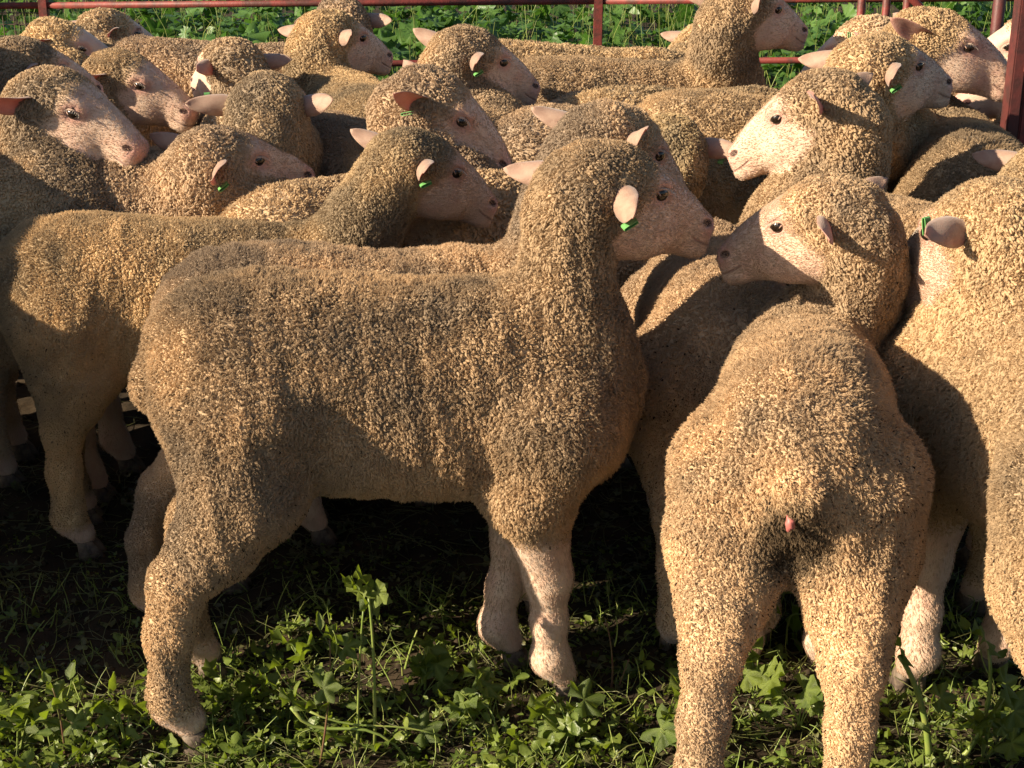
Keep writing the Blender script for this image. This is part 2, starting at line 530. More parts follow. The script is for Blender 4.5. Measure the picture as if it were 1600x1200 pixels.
def tube(pts, rad, seg=6, close=True):
    pts = np.asarray(pts, float); rad = np.broadcast_to(np.asarray(rad, float), (len(pts),))
    T = np.gradient(pts, axis=0); T /= np.linalg.norm(T, axis=1)[:, None] + 1e-12
    up = np.array([0.1, 0.2, 1.0]) if abs(T[0][2]) < .9 else np.array([1.0, .2, .1])
    Vs = []
    for p, t, r in zip(pts, T, rad):
        a = np.cross(up, t); a /= np.linalg.norm(a); b_ = np.cross(t, a); up = b_ if abs(b_ @ b_) > .5 else up
        ang = np.arange(seg) / seg * 2 * math.pi
        Vs.append(p + r * (np.cos(ang)[:, None] * a + np.sin(ang)[:, None] * b_))
    V = np.concatenate(Vs)
    Fq = []
    for i in range(len(pts) - 1):
        for j in range(seg):
            Fq.append((i * seg + j, i * seg + (j + 1) % seg, (i + 1) * seg + (j + 1) % seg, (i + 1) * seg + j))
    F = [np.array(Fq)]
    if close:
        V = np.concatenate([V, pts[:1], pts[-1:]])
        a, b2 = len(V) - 2, len(V) - 1
        m = (len(pts) - 1) * seg
        F.append(np.array([(a, (j + 1) % seg, j) for j in range(seg)] + [(b2, m + j, m + (j + 1) % seg) for j in range(seg)]))
    return V, F

def uvsphere(r=(1, 1, 1), nu=14, nv=9):
    V = [(0, 0, r[2])]
    for i in range(1, nv):
        th = math.pi * i / nv
        for j in range(nu):
            ph = 2 * math.pi * j / nu
            V.append((r[0] * math.sin(th) * math.cos(ph), r[1] * math.sin(th) * math.sin(ph), r[2] * math.cos(th)))
    V.append((0, 0, -r[2]))
    q = []; t = []
    for i in range(nv - 2):
        for j in range(nu):
            a = 1 + i * nu + j; b_ = 1 + i * nu + (j + 1) % nu
            q.append((a, a + nu, b_ + nu, b_))
    for j in range(nu):
        t.append((0, 1 + j, 1 + (j + 1) % nu))
        k = 1 + (nv - 2) * nu
        t.append((len(V) - 1, k + (j + 1) % nu, k + j))
    return np.array(V), [np.array(q), np.array(t)]
_v, _f = uvsphere((.0140, .0130, .0125)); EYE_ME = mesh_np("eye", _v, _f)
# eyelids: an almond ring round the eye (in the plane x, z; y outwards)
_t = np.linspace(0, 2 * math.pi, 25)
_p = np.stack([.0135 * np.cos(_t), .0035 + .0035 * np.sin(_t) ** 2 * 0 - .004 * np.cos(_t) ** 2, .0060 * np.sin(_t) * np.abs(np.sin(_t)) ** .2], 1)
_v, _f = tube(_p, np.where(np.sin(_t) > 0, .0025, .0014), 7, False); LID_ME = mesh_np("eyelid", _v, _f)
def lash_mesh():
    Vs, Fs, o = [], [], 0
    for k in range(9):
        a = math.pi * (.16 + .68 * k / 8)
        p0 = np.array([.0125 * math.cos(a), .006, .0062 * math.sin(a) + .0015])
        p1 = p0 + np.array([.003 * math.cos(a), .0055, -.001]); p2 = p1 + np.array([.001 * math.cos(a), .0035, -.004])
        v, f = tube([p0, p1, p2], [.0005, .0004, .00015], 3, False)
        Vs.append(v); Fs.append(f[0] + o); o += len(v)
    return mesh_np("eyelash", np.concatenate(Vs), np.concatenate(Fs))
LASH_ME = lash_mesh()
# a cloven hoof: two toes
def hoof_mesh():
    Vs, Fs, o = [], [], 0
    for s in (-1, 1):
        rows = [(.040, .017, .000), (.036, .0175, .010), (.026, .0165, .028), (.017, .014, .042)]
        for k, (ln, w, z) in enumerate(rows):
            a = np.linspace(0, 2 * math.pi, 10, endpoint=False)
            x = np.where(np.cos(a) > 0, ln * np.cos(a), .018 * np.cos(a)) - .004 + (0.0 if k < 3 else -.002)
            y = s * .0145 + w * .75 * np.sin(a) * (1 - .25 * np.clip(np.cos(a), 0, 1))
            Vs.append(np.stack([x, y, np.full(10, z)], 1))
        q = [(r * 10 + j, r * 10 + (j + 1) % 10, (r + 1) * 10 + (j + 1) % 10, (r + 1) * 10 + j) for r in range(3) for j in range(10)]
        Fs.append(np.array(q) + o)
        o += 40
    V = np.concatenate(Vs)
    caps = np.array([[b_ + j for j in range(10)] for b_ in (30, 70)] + [[b_ + 9 - j for j in range(10)] for b_ in (0, 40)])
    return mesh_np("hoof", V, [np.concatenate(Fs), caps])
HOOF_ME = hoof_mesh()
def tag_mesh():
    # a folded plastic loop tag: flat strip bent over the ear's edge
    t = np.linspace(0, 1, 9)
    pts = []
    for s in t:
        a = (s - .5) * math.pi * 1.05
        pts.append((0, 0, .0045 * math.sin(a) + (.0 if abs(s - .5) < .4 else 0)))
    V = []
    pts = [(-.017, .0032), (-.006, .0036), (.004, .0036), (.009, .003), (.0105, 0), (.009, -.003), (.004, -.0036), (-.006, -.0036), (-.017, -.0032)]
    for y, z in pts:
        for x in (-.0065, .0065):
            V.append((x, y, z)); 
    for y, z in pts:
        k = (math.hypot(y - .004, z) - .0014) / max(math.hypot(y - .004, z), 1e-6)
        for x in (-.0065, .0065):
            V.append((x, y, z * (1 - .0013 / max(abs(z), .0013)) if abs(z) > .001 else z) if abs(z) > .001 else (x, y - .0013, z))
    n = len(pts)
    q = []
    for i in range(n - 1):
        a = 2 * i
        q += [(a, a + 2, a + 3, a + 1), (2 * n + a, 2 * n + a + 1, 2 * n + a + 3, 2 * n + a + 2),
              (a, 2 * n + a, 2 * n + a + 2, a + 2), (a + 1, a + 3, 2 * n + a + 3, 2 * n + a + 1)]
    for a in (0, 2 * n - 2):
        q.append((a, a + 1, 2 * n + a + 1, 2 * n + a))
    return mesh_np("ear_tag", np.array(V), np.array(q), smooth=False)
TAG_ME = tag_mesh()
_v, _f = uvsphere((.0055, .0055, .0022), 12, 6); BUTTON_ME = mesh_np("tag_button", _v, _f)

def rotmat(axis_x, axis_z):
    x = np.asarray(axis_x, float); x /= np.linalg.norm(x)
    z = np.asarray(axis_z, float); z = z - x * (z @ x); z /= np.linalg.norm(z)
    y = np.cross(z, x)
    return np.stack([x, y, z], 1)

TRI = [0]; HAIRS = [0]
FLOCK = "flock of woolly sheep standing in the yard"
def sheep(label, back, heading, head, yaw, pitch, roll=0, scale=1.0, res=1, seed=1, hdepth=None, ears=((10, 0), (10, 0)),
          tags=(0, 0), legs=None, dirt=0.3, grey=0.4, hair=None, hscale=1.0, back_z=.69, warm=0.0, specks=0.0, name="sheep", crimp=1.0, flesh=False, eyes=1, width=.82, at=None, nk=.9, tilt=0.0):
    """back: pixel of the middle of the back; head: pixel of the middle of the skull, hdepth its distance along y."""
    rs = np.random.RandomState(seed)
    s = scale
    tone = rs.uniform(.88, 1.12) * np.array([1, rs.uniform(.975, 1.005), rs.uniform(.86, 1.02)])
    base = np.array([*at, 0.0]) if at else at_z(back[0], back[1], back_z * s)
    hd = R(heading)
    Rb = np.array([[math.cos(hd), -math.sin(hd), 0], [math.sin(hd), math.cos(hd), 0], [0, 0, 1]])
    ty = R(tilt)
    Rb = Rb @ np.array([[math.cos(ty), 0, math.sin(ty)], [0, 1, 0], [-math.sin(ty), 0, math.cos(ty)]])
    O = np.array([base[0], base[1], 0])
    if head is None:
        hw = O + Rb @ np.array([.56 * s, 0, .36 * s])
        yaw, pitch = heading, 55
    elif len(head) == 2:
        nb = O + Rb @ np.array([.28 * s, 0, 0])
        hw = at_y(head[0], head[1], hdepth if hdepth else nb[1])
    else:
        hw = np.array(head, float)
    Hl = (hw - O) @ Rb / s                       # head centre in the body's frame
    Mh = Rb.T @ rot_head(yaw, pitch, roll)       # head frame in the body's frame
    hs = hscale * .97
    # neck curve
    P0 = np.array([.235, 0, .495]); P3 = Hl + Mh @ np.array([-.030, 0, -.018]) * hs
    hdv = Mh[:, 0]
    back_dir = -hdv.copy(); back_dir[2] = min(back_dir[2], 0) - .9
    back_dir /= np.linalg.norm(back_dir)
    ln = np.linalg.norm(P3 - P0)
    P1 = P0 + np.array([.34, 0, .26]) * ln; P2 = P3 + back_dir * .38 * ln
    tt = np.linspace(0, 1, 9)[:, None]
    NK = (1 - tt) ** 3 * P0 + 3 * (1 - tt) ** 2 * tt * P1 + 3 * (1 - tt) * tt ** 2 * P2 + tt ** 3 * P3
    NR = np.interp(np.linspace(0, 1, 9), [0, .2, .45, .75, 1], [.120, .100 * nk, .086 * nk, .074 * nk, .062 * nk])
    # legs: (hip/shoulder, mid, joint, fetlock, toe) x 4; order: front left, front right, rear left, rear right
    lg = legs or [(rs.uniform(-.05, .05), 0) for _ in range(4)]
    chains = []; hooves = []
    for k in range(4):
        sy = 1 if k % 2 == 0 else -1
        dx, dy = lg[k][0], lg[k][1]
        lift = lg[k][2] if len(lg[k]) > 2 else 0.0
        if k < 2:
            J = [(.215, sy * .085, .47, .105), (.185 + dx * .1, sy * .090, .375, .062), (.208 + dx * .5, sy * .086 + dy * .4, .225 + lift * .5, .032),
                 (.205 + dx * .8, sy * .086 + dy * .7, .145 + lift, .0235), (.204 + dx, sy * .086 + dy, .080 + lift, .0255), (.222 + dx, sy * .086 + dy, .050 + lift, .0225)]
        else:
            J = [(-.212, sy * .082, .50, .112), (-.210 + dx * .2, sy * .098 + dy * .3, .405, .084), (-.238 + dx * .5, sy * .098 + dy * .5, .335, .056), (-.275 + dx * .8, sy * .097 + dy * .75, .280, .038),
                 (-.290 + dx, sy * .094 + dy, .19 + lift, .029), (-.292 + dx, sy * .094 + dy, .085 + lift, .0285), (-.270 + dx, sy * .094 + dy, .052 + lift, .024)]
        J = [((x, y * width, z), r) for x, y, z, r in J]
        chains.append(J)
        hooves.append((np.array(J[-1][0]) + np.array([.010, 0, -.052]), k))

    def parts(P):
        Pb = P.copy(); Pb[:, 1] = Pb[:, 1] / width
        body = BODY_LOFT(Pb)
        body = smin(body, cap(P, (-.318, 0, .585), (-.345, 0, .525), .034, .018), .05)
        neck = None
        for i in range(8):
            d = cap(P, NK[i], NK[i + 1], NR[i], NR[i + 1])
            neck = d if neck is None else smin(neck, d, .025)
        body = smin(body, neck, .055)
        for J in chains:
            d = None
            for (a, ra), (b2, rb) in zip(J[:-1], J[1:]):
                e = cap(P, a, b2, ra, rb)
                d = e if d is None else smin(d, e, .022)
            body = smin(body, d, .034)
        q = (P - Hl) @ Mh / hs
        m = (np.abs(q) < .35).all(1)
        hd_ = np.full(len(P), .3); cp_ = np.full(len(P), .3)
        if m.any():
            hd_[m] = head_sdf(q[m]) * hs
            cp_[m] = CAP_LOFT(q[m]) * hs
        return body, hd_, cp_, q
    def f(P):
        a, h_, c_, _ = parts(P)
        return smin(smin(a, c_, .03), h_, .022)
    cell = {2: .0195, 1: .0165, 0: .0195}[res]
    lo = np.minimum(np.array([-.47, -.24, .02]), np.array([*(Hl - .27)])); hi = np.maximum(np.array([.42, .24, .75]), Hl + .27)
    V, Q = surface_nets(f, lo, hi, cell)
    V = smooth(V, Q, 1)
    V = project(f, V, 2)
    for k in range(2 if res == 2 else 1):
        V, Q = subdivide(V, Q)
        V = project(f, V, 2 if k == 0 else 1, lim=.004)
    Nn = vnormals(V, Q)
    a, h_, c_, q = parts(V)
    # where the fleece grows
    isface = sstep(-.006, .012, np.minimum(a, c_) - h_)
    edge = -.006 + .42 * np.clip(q[:, 2], -.03, .09) + .006 * lump(q, 18, seed + 5)
    facew = isface * sstep(-.012, .012, q[:, 0] - edge)
    facew = np.maximum(facew, sstep(.060, .072, q[:, 0]) * (h_ < a + .004))
    low = sstep(.34, .28, V[:, 2]) * (V[:, 0] > 0) + sstep(.095, .06, V[:, 2])
    near_head = (np.abs(q) < .3).all(1) & (h_ < .02)
    wool = np.clip(1 - np.maximum(facew, np.clip(low, 0, 1) * (1 - near_head)), 0, 1)
    # fleece relief
    st = np.array([1.0, 1.0, .72])
    size = {2: .0072, 1: .0076, 0: .0085}[res] * crimp
    WP = .006 * np.stack([lump(V, 30, 3), lump(V, 30, 4), lump(V, 30, 6)], 1)
    F1, off, rc = cells(V * st + WP, size, seed)
    big = lump(V, 3.2, seed + 20)
    mid = lump(V * np.array([1.5, 1, .55]), 14, seed + 21)
    ws = np.clip(wool, 0, 1) * sstep(.05, .35, V[:, 2] + .3 * (1 - (V[:, 0] > 0)))
    amp = .0020
    D = ws * ((.55 - F1) * amp + .0022 * mid + .004 * big) + (wool > .01) * 0
    V2 = V + Nn * D[:, None]
    # colours
    def tint(P, n, rnd=None):
        g = .50 + .65 * lump(P, 2.3, seed + 30) + .30 * lump(P, 8, seed + 31)
        g = np.clip(g * grey * 1.5 - (1 - sstep(.25, .5, P[:, 2])) * .2 + .12, 0, 1)[:, None]
        cream = np.array([.64, .435, .240]); cl = np.array([.62, .445, .275]); gr = np.array([.285, .213, .145])
        g = np.clip(g + .16 * sstep(.60, .70, P[:, 2:3]), 0, 1)
        c = cream * (.5 + .5 * warm) + cl * (.5 - .5 * warm)
        c = (c * (1 - g) + gr * g) * tone
        return c
    T = tint(V, None)
    me = mesh_np(name + "_body", V2 * s, Q)
    fattr(me, 'wool', wool)
    fattr(me, 'hco', np.where(near_head[:, None], q, np.array([0, 9, 9]) + V), 'FLOAT_VECTOR')
    pnk = np.maximum(sstep(.16, .195, q[:, 0]) * .8 * sstep(-.055, -.03, q[:, 2]), sstep(.03, .0, np.abs(q[:, 0] - .067) + np.abs(np.abs(q[:, 1]) - .05) + np.abs(q[:, 2] - .015)) * .6)
    fattr(me, 'pink', np.where(near_head, pnk, 0))
    fawn = np.where(near_head, (1 - sstep(.0, .05, q[:, 0] - edge)) * (q[:, 2] > -.03) * sstep(-.04, .0, q[:, 2]), 0)
    fattr(me, 'fawn', fawn)
    fattr(me, 'tint', np.concatenate([T, np.ones((len(T), 1))], 1), 'FLOAT_COLOR')
    root = empty(name, tuple(O), hd)
    root.rotation_euler = (0, ty, hd)
    tag(root, label, "sheep", FLOCK)
    bo = obj("body", me, M_BODY, root)
    TRI[0] += 2 * len(Q)
    # ---- wool
    nh = hair if hair is not None else {2: 260000, 1: 90000, 0: 36000}[res]
    quadA = .5 * np.linalg.norm(np.cross(V[Q[:, 2]] - V[Q[:, 0]], V[Q[:, 3]] - V[Q[:, 1]]), axis=1)
    wq = wool[Q].mean(1)
    zq = V[Q].mean(1)[:, 2]
    pr = quadA * (wq > .15) * (.4 + .6 * wq) * np.where(zq < .33, .55 if res < 2 else 1, 1)
    ch = rs.choice(len(Q), nh, p=pr / pr.sum())
    uv = rs.rand(nh, 2)
    def bil(A):
        c4 = A[Q[ch]]
        u, v = (uv[:, :1], uv[:, 1:]) if A.ndim > 1 else (uv[:, 0], uv[:, 1])
        return c4[:, 0] * (1 - u) * (1 - v) + c4[:, 1] * u * (1 - v) + c4[:, 2] * u * v + c4[:, 3] * (1 - u) * v
    Rp = bil(V2); R0 = bil(V); Rn = bil(Nn); Rn /= np.linalg.norm(Rn, axis=1)[:, None]
    Rw = bil(wool); TcB = bil(T)
    F1, off, rc = cells(R0 * st + bil(WP), size, seed)
    offs = off / st
    offs = offs - Rn * (offs * Rn).sum(1)[:, None]
    legz = sstep(.12, .42, R0[:, 2] - .18 * (R0[:, 0] < 0))
    nearh = sstep(.30, .10, np.linalg.norm(R0 - Hl, axis=1))
    ln_ = (.0042 * legz + .0028) * (1 - .25 * nearh) * (.35 + .65 * Rw) * (1 - .35 * np.clip(F1, 0, 1) ** 1.5) * rs.uniform(.75, 1.15, nh)
    # each lock leans its own way, the whole fleece a little down and back
    a1 = rc * 6.283 * 7
    t1 = np.cross(Rn, np.array([.3, .2, 1.0])); t1 /= np.linalg.norm(t1, axis=1)[:, None] + 1e-9
    t2 = np.cross(Rn, t1)
    lean = (np.cos(a1)[:, None] * t1 + np.sin(a1)[:, None] * t2) * .25
    comb = np.array([-.15, 0, -.35]); comb = comb - Rn * (Rn @ comb)[:, None]
    jit = rs.normal(size=(nh, 3)) * .09
    d1 = Rn + (lean + comb * (.5 + .8 * (1 - legz))[:, None]) * .5 + jit
    d2 = Rn * .55 + (lean * 2.0 + comb * 1.3) + jit * 1.5
    npnt = 4
    C = np.zeros((nh, npnt, 3))
    kr = {2: .0018, 1: .0021, 0: .0028}[res]
    Rp = Rp + Rn * (rs.uniform(0, 1.3, nh) * kr * np.clip(Rw, .2, 1))[:, None]
    C[:, 0] = Rp - Rn * .001
    C[:, 1] = Rp + d1 * (ln_ * .4)[:, None] + offs * .30
    C[:, 2] = Rp + d1 * (ln_ * .75)[:, None] + offs * .62
    C[:, 3] = C[:, 2] + d2 * (ln_ * .38)[:, None] + offs * .16
    r0 = {2: .00027, 1: .00042, 0: .00068}[res] * s
    rad = np.tile(np.array([1.0, 1.0, .85, .25]) * r0, nh)
    # the crimped locks themselves: short thick tapering curls packed side by side
    nl = {2: 78000, 1: 42000, 0: 19000}[res]
    ch = rs.choice(len(Q), nl, p=pr / pr.sum()); uv = rs.rand(nl, 2)
    lp = bil(V2); lw = np.clip(bil(wool), .25, 1)[:, None]; lnn = bil(Nn); lnn /= np.linalg.norm(lnn, axis=1)[:, None]; lt = bil(T)
    F1l, ofl, rcl = cells(bil(V) * st + bil(WP), size * 1.9, seed + 3)
    lz = sstep(.10, .40, lp[:, 2:3] - .18 * (lp[:, :1] < 0))
    al = rcl * 43 + rs.normal(size=nl) * .5
    u1 = np.cross(lnn, np.array([.3, .2, 1.0])); u1 /= np.linalg.norm(u1, axis=1)[:, None] + 1e-9
    u2 = np.cross(lnn, u1)
    ld = (np.cos(al)[:, None] * u1 + np.sin(al)[:, None] * u2)
    dn = np.array([-.25, 0, -.6]); dn = dn - lnn * (lnn @ dn)[:, None]
    plush = 1 - .45 * sstep(-.10, -.26, lp[:, :1]) * sstep(.40, .52, lp[:, 2:3])
    Lk = (kr * rs.uniform(1.3, 2.5, (nl, 1))) * (.55 + .45 * lz) * lw * plush
    q1 = lp + lnn * Lk * .45
    q2 = q1 + lnn * Lk * .45 + (ld * .45 + dn * .5) * Lk
    q3 = q2 + lnn * Lk * .05 + (ld * .6 + dn * .7) * Lk * .55
    CL = np.stack([lp - lnn * kr, q1, q2, q3], 1)
    rl = (kr * rs.uniform(.65, 1.15, (nl, 1)) * (.6 + .4 * lz) * lw * np.array([1.0, 1.0, .92, .45])).ravel() * s
    TL = lt * (1 + .055 * rs.normal(size=(nl, 1))) * (1.0 + .12 * (rcl[:, None] - .5))
    if specks > 0:
        reg = np.clip(sstep(-.12, -.3, lp[:, 0]) * sstep(.66, .52, lp[:, 2]) + sstep(.42, .3, lp[:, 2]) * (lp[:, 0] < 0), 0, 1)
        clu = .5 + .5 * lump(lp, 12, seed + 90)
        ds = rs.rand(nl) < specks * (.16 * reg * clu + .004)
        TL[ds] = np.array([.030, .022, .017])
        CL[ds] += (lnn[ds] * kr * .9)[:, None, :]
        rl = rl.reshape(nl, 4); rl[ds] *= .55; rl = rl.ravel()
    if flesh:
        w2 = sstep(.075, .03, np.sqrt(lp[:, 1] ** 2 + ((lp[:, 2] - .45) / 1.5) ** 2)) * (lp[:, 0] < -.15)
        TL = TL * (1 - .88 * w2[:, None])
    C = np.concatenate([C, CL]); rad = np.concatenate([rad, rl])
    nf = {2: 26000, 1: 9000, 0: 0}[res]
    if nf:
        pq = quadA * (wq < .6) * (zq > .03) * np.where(near_head[Q[:, 0]], 2.0, .6)
        ch = rs.choice(len(Q), nf, p=pq / pq.sum()); uv = rs.rand(nf, 2)
        fp = bil(V2); fn = bil(Nn); fh = bil(near_head.astype(float))[:, None]
        ok = (np.linalg.norm((fp - Hl) @ Mh / hs * np.array([1, 0, 1]) - np.array([.067, 0, .0165]), axis=1) > .013)
        fd = -Mh[:, 0] * fh + np.array([0, 0, -1.0]) * (1 - fh) + rs.normal(size=(nf, 3)) * .22
        fd = fd - fn * (fd * fn).sum(1)[:, None]
        ff = bil(fawn)[:, None]
        fl_ = (rs.uniform(.6, 1.2, nf) * (.0036 * fh[:, 0] + .005 * (1 - fh[:, 0])) * ok)[:, None]
        C2 = np.stack([fp - fn * .0004, fp + (fd * .4 + fn * .30) * fl_, fp + (fd * .8 + fn * .42) * fl_, fp + (fd * 1.2 + fn * .42) * fl_], 1)
        C = np.concatenate([C, C2])
        rad = np.concatenate([rad, np.tile(np.array([1.0, 1.0, .8, .3]) * .00026 * s * (1 if res == 2 else 1.2), nf)])
    cu = bpy.data.hair_curves.new("wool")
    cu.add_curves([npnt] * len(C))
    cu.position_data.foreach_set("vector", (C * s).astype(np.float32).ravel())
    ra = cu.attributes.get('radius') or cu.attributes.new('radius', 'FLOAT', 'POINT')
    ra.data.foreach_set('value', rad.astype(np.float32))
    Tc = TcB * (1 + .08 * rs.normal(size=(nh, 1))) * (1.06 + .12 * (rc[:, None] - .5))
    # burrs and dirt flecks caught in the fleece of the thighs and legs
    if specks > 0:
        fl, _, fr = cells(R0, .0085, seed + 77)
        reg = np.clip(sstep(-.12, -.3, R0[:, 0]) * sstep(.66, .56, R0[:, 2]) + sstep(.4, .3, R0[:, 2]) * .5, 0, 1)
        sp_ = (fl < .26) & (fr < specks * (reg + .04))
        Tc[sp_] = np.array([.035, .026, .02])
    di = sstep(.15, .9, lump(R0, 5, seed + 40)) * dirt * sstep(.5, .3, R0[:, 2])
    Tc = Tc * (1 - .55 * di[:, None])
    if flesh:
        w_ = sstep(.07, .02, np.sqrt(R0[:, 1] ** 2 + ((R0[:, 2] - .45) / 1.5) ** 2)) * (R0[:, 0] < -.2)
        Tc = Tc * (1 - .8 * w_[:, None])
    Tc = np.concatenate([Tc, TL])
    if nf:
        Tc = np.concatenate([Tc, (np.array([.60, .43, .31]) * (1 - ff) + np.array([.56, .37, .19]) * ff) * rs.uniform(.8, 1.1, (nf, 1))])
    fattr(cu, 'tint', np.clip(np.concatenate([Tc, np.ones((len(Tc), 1))], 1), 0, 1), 'FLOAT_COLOR', 'CURVE')
    cu.materials.append(M_WOOL)
    wo = bpy.data.objects.new("wool", cu)
    COL.objects.link(wo)
    wo.parent = root
    HAIRS[0] += nh
    # ---- face parts
    def place(name_, me_, mt, loc, M3, par, sc=1.0):
        o = obj(name_, me_, mt)
        o.parent = par
        m4 = Matrix([[*(M3[i] * sc), loc[i]] for i in range(3)] + [[0, 0, 0, 1]])
        o.matrix_local = m4
        return o
    for i, sy in enumerate((1, -1)):
        if eyes:
            c_ = (Hl + Mh @ (np.array([.066, sy * .0492, .0165]) * hs)) * s
            e = place("eye", EYE_ME, M_EYE, c_, Mh, root, s * hs)
            # lids in a plane facing out, a little forward and up
            outw = Mh @ np.array([.28, sy * 1.0, .10]); fw = Mh @ np.array([.93, -sy * .26, -.18])
            outw /= np.linalg.norm(outw); fw = fw - outw * (fw @ outw); fw /= np.linalg.norm(fw)
            M3 = np.stack([fw * 1.0, outw, np.cross(fw, outw)], 1)
            if M3[:, 2] @ Mh[:, 2] < 0: M3[:, 2] *= -1
            c2 = (Hl + Mh @ (np.array([.068, sy * .0548, .0175]) * hs)) * s
            lid = place("eyelid", LID_ME, M_LID, c2, M3, e.parent, s * hs)
            la = place("eyelash", LASH_ME, M_LASH, c2, M3, e.parent, s * hs)
        # ear: elevation and backward sweep in degrees
        el, sw = ears[i][0], ears[i][1]
        tw = ears[i][2] if len(ears[i]) > 2 else 0
        dv = np.array([-math.sin(R(sw)) * math.cos(R(el)), sy * math.cos(R(sw)) * math.cos(R(el)), math.sin(R(el))])
        opening = np.array([math.cos(R(sw)) * .8 + .1, sy * .25 * math.sin(R(sw)) + 0, -.25])
        th = R(tw) * sy
        ax = rotmat(dv, opening)
        rt = np.array([[1, 0, 0], [0, math.cos(th), -math.sin(th)], [0, math.sin(th), math.cos(th)]])
        M3 = Mh @ ax @ rt
        l_ = (Hl + Mh @ (np.array([-.024, sy * .052, .012]) * hs)) * s
        er = place("ear", EAR if sy > 0 else EAR2, M_EAR, l_, M3, root, s * hs * 1.0)
        if tags[i]:
            tg = obj("ear_tag", TAG_ME, M_TAG, er)
            m = Matrix.Translation((.062, .021 * (tags[i] if abs(tags[i]) == 1 else 1), .014)) @ Matrix.Rotation(R(-28 if tags[i] > 0 else 208), 4, 'X')
            tg.matrix_local = m @ Matrix.Scale(.85, 4)
            if tags[i] in (1,):
                bt = None
    if flesh:
        v_, f_ = uvsphere((.006, .006, .011), 12, 8)
        v_ = v_ * (1 + .25 * np.sin(v_[:, 2:3] * 700 + v_[:, 1:2] * 500))
        o = obj('tail_dock', mesh_np('tail_dock', v_, f_), M_FLESH, root); o.location = (-.352 * s, .006, .492 * s)
    for hp, k in hooves:
        o = obj("hoof", HOOF_ME, M_HOOF, root)
        o.location = tuple(hp * s)
        o.scale = (s * .95,) * 3
    return root, Hl, Mh

# ------------------------------------------------------------------ the flock
FL = []
def S(*a, **k): FL.append((a, k))
E = ((-10, 25), (-12, 22))
S("fawn lamb side on in front of the flock, nose to nose with the left-looking lamb", (612, 425), 7, (940, 298), 30, 15, res=2, scale=1.0, hdepth=2.12, ears=((-14, 32), (-18, 0)), tags=(0, 1), specks=.8, grey=.55, nk=.68, legs=[(-.05, -.02), (.02, .02), (-.04, 0), (-.05, -.05)])
S("dark ribbed sheep right behind the foremost side-on lamb, red ear above that lamb's head", (560, 385), 5, (955, 224), 34, 30, res=2, scale=.935, hdepth=2.42, ears=((-8, 36), (5, 10)), grey=.65, legs=[(.08, 0), (.07, 0), (.0, 0), (-.10, 0)])
S("sheep whose long back enters at the left edge, head with green tag near the centre", (268, 338), 6, (648, 258), 28, 24, res=2, scale=.905, hdepth=2.66, ears=((0, 40), (-12, 5)), tags=(0, 1), grey=.5, specks=.3, legs=[(.0, 0), (.03, 0), (.03, 0), (.05, 0)])
S("deeply shaded sheep at the left edge with sunlit forehead and dark open eye", (-90, 240), 0, (85, 163), -14, 18, res=1, hdepth=2.93, ears=E, grey=.6)
S("sheep at the far left edge with glowing red ear, face turned away", (-230, 175), 0, (35, 110), 48, 13, res=1, hdepth=3.38, ears=E)
S("small far sheep below the left end of the rail, dark eye open, face in profile", (-30, 75), 0, (92, 70), 8, 18, res=0, hdepth=4.25, ears=E)
S("far sheep with only woolly poll and tagged ear showing, right of the leftmost post", (20, 62), 8, (168, 52), 45, 16, res=0, hdepth=4.6, ears=E, tags=(0, 1))
S("upper left sheep with half closed eye and lowered pink nose over the golden back", (-60, 133), 4, (190, 125), -10, 16, res=1, hdepth=3.7, ears=E)
S("sheep seen from behind its round woolly head, ears out to both sides", (430, 262), 82, (420, 172), 85, 13, res=1, scale=.88, hdepth=3.05, hscale=1.18, nk=1.3, ears=((-5, 15), (0, 15)), tags=(1, 0))
S("half hidden sheep looking left with dark red ear, behind the round woolly head", (385, 135), 100, (362, 104), 128, 12, res=0, scale=.95, hdepth=3.75, ears=E)
S("lamb with golden back and green tag on glowing red ear, muzzle level to the right", (205, 226), 2, (338, 256), 30, 6, res=1, hdepth=2.88, ears=((10, 35), (-12, 10)), tags=(0, 1), grey=.3)
S("sheep showing only a sunlit patch of back left of centre between two necks", (545, 268), 55, None, 60, 50, res=0, scale=.93, grey=.3)
S("far sheep with long low back and wool topped head touching the top rail", (340, 62), 0, (535, 34), 100, 8, res=0, hdepth=4.4, ears=E)
S("sheep before the lower rail, pale sunlit ear shading its face, green tag in other ear", (565, 125), 105, (515, 60), 42, 13, res=1, hdepth=4.0, ears=((-10, 15), (0, 0)), tags=(1, 0))
S("sheep with raised head just right of the lower rail, green tag in folded ear", (700, 170), 60, (730, 92), 28, 18, res=1, hdepth=3.55, ears=((8, 35), (-12, 5)), tags=(0, 1))
S("central sheep with long pale sloping face, dark eye and green tag, looking down right", (590, 195), -40, (672, 165), 0, 32, res=1, hdepth=2.98, ears=((5, 30), (-5, 20)), tags=(0, 1))
S("far sheep whose low woolly back lies below the middle rail post", (900, 68), 0, (1108, 72), 30, 18, res=0, hdepth=4.45, ears=E)
S("far sheep with thick raised neck and head cut by the top of the photo", (975, 90), 12, (1160, 14), 28, 13, res=1, hdepth=3.85, ears=((-5, 40), (10, 10)), scale=1.02)
S("sheep with small round rump half in shade beside the central nose, head hidden", (880, 157), 70, None, 0, 0, res=0, scale=.97)
S("sheep with broad golden back in the middle of the far rows, head hidden", (1070, 137), 20, None, 0, 0, res=0, scale=.98)
S("sheep with closed eye, head level between the left-looking head and the biggest head", (1225, 150), 0, (1366, 108), 30, 6, res=1, scale=1.02, hdepth=3.08, ears=E, tags=(0, 1), grey=.25)
